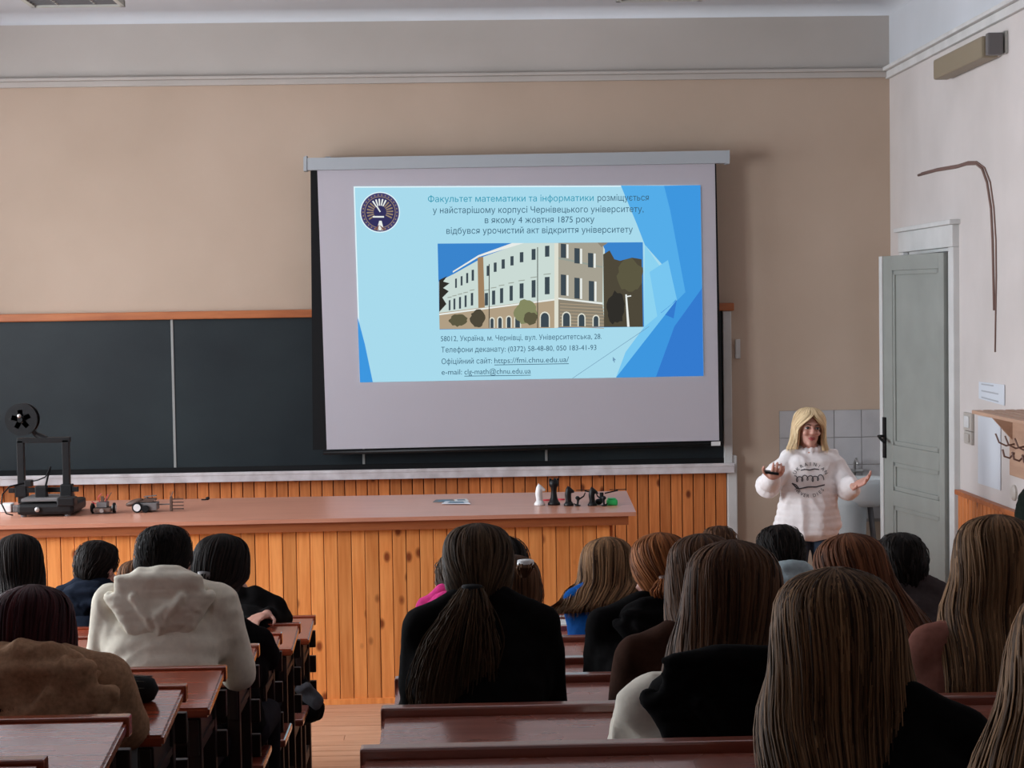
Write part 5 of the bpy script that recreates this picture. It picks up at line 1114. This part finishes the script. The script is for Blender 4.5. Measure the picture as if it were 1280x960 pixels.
def cat(px, py, label, s_=1.0, fl=1):
    q = cp(px, py); t = thing('toy_figure', q, label, 'figurine', 'small printed figurines'); b = MB()
    b.lathe(q, [(.02*s_, 0), (.02*s_, .006)], 14).cap(q+Vector((0, 0, .006)), q+Vector((fl*.004, 0, .045))*1.0, .006*s_, .010*s_).ell(q+Vector((0, 0, .052*s_)), (.015*s_, .012*s_, .013*s_))
    b.cap(q+Vector((fl*.004, 0, .04*s_)), q+Vector((fl*.040*s_, 0, .062*s_)), .006*s_, .005*s_).cap(q+Vector((fl*.040*s_, 0, .062*s_)), q+Vector((fl*.050*s_, 0, .085*s_)), .005*s_, .004*s_).cap(q, q+Vector((-fl*.022*s_, 0, .016*s_)), .006*s_, .004*s_)
    part('figure_body', remesh(b, .003, 1), M_BLACK, t, smooth=True)
cat(722, 632.5, 'small black figurine with a raised arm between two knights', .9); cat(755, 632.5, 'small black figurine beside the green block', .9, -1)
q = cp(748.5, 631); t = thing('toy_figure', q, 'crouching black figurine right of the middle knight', 'figurine', 'small printed figurines'); part('figure_body', MB().ell(q+Vector((0, 0, .018)), (.022, .018, .018)).ell(q+Vector((.016, 0, .030)), (.010, .010, .010)), M_BLACK, t, smooth=True)
gl_ = cp(765.5, 631.5); t = thing('green_block', gl_, 'rounded green plastic block at the right end of the counter', 'block')
part('block_body', MB().box((gl_.x-.032, gl_.y-.02, gl_.z), (gl_.x+.030, gl_.y+.045, gl_.z+.034), .010), M_GREEN, t); part('block_lid', MB().box((gl_.x-.024, gl_.y-.012, gl_.z+.034), (gl_.x+.020, gl_.y+.038, gl_.z+.040), .003), M_GREEN, t)
for a, c, lb in (((679, 626.5), (690, 626), 'red rod between the white knight and the rook'), ((697, 625.5), (706, 625.5), 'red rod right of the tall rook')):
    q0, q1 = Cn(*a)+Vector((0, 0, .006)), Cn(*c)+Vector((0, 0, .006)); tag(link('red_rod', MB().tube([q0, q1], .005, 8).mesh('red_rod', M_RED, q0, True), None, q0), lb, 'rod', 'red rods among the chess pieces')
q = Cn(752, 623); t = thing('propeller_frame', q, 'thin black drone-like frame behind the figurines', 'frame')
b = MB(); 
for dx in (-.10, .10): b.tube([q+Vector((dx*.2, 0, .03)), q+Vector((dx, .02, .045))], .004, 6)
b.tube([q+Vector((0, 0, .0)), q+Vector((0, 0, .035))], .012, 8); part('arms', b, M_BLACKM, t)
for dx in (-.10, .10): part('blade', MB().box((q.x+dx-.05, q.y+.012, q.z+.048), (q.x+dx+.05, q.y+.028, q.z+.051)), M_BLACKM, t)

# ------------------------------------------------------------------ on the desks, in the aisle
def desk_z(k, y): return ZK[k]-.003-(YK[k]-y)/.37*.045
ya = YK[5]-.13; xa, xb = at(108, 855, ya).x, at(198, 855, ya).x; zz = desk_z(5, ya)
pc = thing('pencil_case', ((xa+xb)/2, ya, zz), 'long black mesh pencil case lying on the red-brown desk beside the tan hood', 'pencil case')
b = MB(); n = 16; pts = [(xa+(xb-xa)*i/n, ya, zz+.031) for i in range(n+1)]; rr = [.031*(1-abs(2*i/n-1)**5)**.5+.004 for i in range(n+1)]
b.tube(pts, rr, 16); part('pouch', b, M_BLACKM, pc, smooth=True)
b = MB()
for i in range(40):
    for j in range(5):
        u = (i+.5*(j % 2))/40; a = .3+j*.52; x = xa+.012+(xb-xa-.024)*u; r = .031*(1-abs(2*u-1)**5)**.5+.0048; b.ell((x, ya-math.cos(a)*r, zz+.031+math.sin(a)*r), .0016, seg=5, rings=3)
part('mesh_dots', b, mat('dot_grey', (.09, .09, .07), .6), pc, kind='stuff'); part('zip', MB().tube([(xa+.01, ya+.006, zz+.0625), (xb-.015, ya+.006, zz+.0625)], .002, 6), M_GREYP, pc)
def notebook(px0, px1, k, label, y_off=.16, tilt=0):
    y = YK[k]-y_off; x0_, x1_ = at(px0, 780, y).x, at(px1, 780, y).x; z = desk_z(k, y)+.001; t = thing('notebook', ((x0_+x1_)/2, y, z), label, 'notebook')
    q = [(x0_, y-.13, desk_z(k, y-.13)+.001), (x1_, y-.13, desk_z(k, y-.13)+.001), (x1_, y+.11, desk_z(k, y+.11)+.001), (x0_, y+.11, desk_z(k, y+.11)+.001)]
    part('pages', MB().slab(q, (0, 0, .006)), M_WHITEP, t); b = MB()
    for i in range(9):
        yy = y-.11+i*.024; zz_ = desk_z(k, yy)+.0072; b.box((x0_+.02, yy, zz_), (x1_-.02, yy+.003, zz_+.0006))
    part('ruled_lines', b, M_PAPERL, t)
notebook(650, 718, 1, 'open white notebook on a desk beyond the black top, left of the blue jacket')
notebook(1120, 1156, 4, 'white notebook between the reddish hair and the rose-tan jacket')
# bag hanging at the bench end
c = Vector((XA-.035, YK[0]-.30, .41)); mb = MB(); mb.cap(c+Vector((-.03, .0, .10)), c+Vector((.0, -.03, -.02)), .04, .075); mb.ell(c+Vector((.02, -.03, -.03)), (.075, .10, .06)); mb.cap(c+Vector((-.05, 0, .2)), c+Vector((-.03, 0, .08)), .025, .045)
bg = thing('hanging_bag', c, 'dark bag with a grey flap hanging at the aisle end of the front left desk', 'bag'); part('bag_body', remesh(mb, .010, 2, .008, 12), C_BLACK, bg, smooth=True)
mb = MB().cap(c+Vector((-.01, -.075, .075)), c+Vector((.055, -.085, -.005)), .022, .026).cap(c+Vector((.02, -.07, .09)), c+Vector((.075, -.06, .015)), .016, .020); part('flap', remesh(mb, .009, 2, .006, 14), cloth('grey_flap', (.09, .09, .10)), bg, smooth=True)
part('strap', MB().tube([c+Vector((-.05, 0, .19)), c+Vector((-.075, 0, .30)), c+Vector((-.085, .02, .325))], .012, 6), C_BLACK, bg, smooth=True)
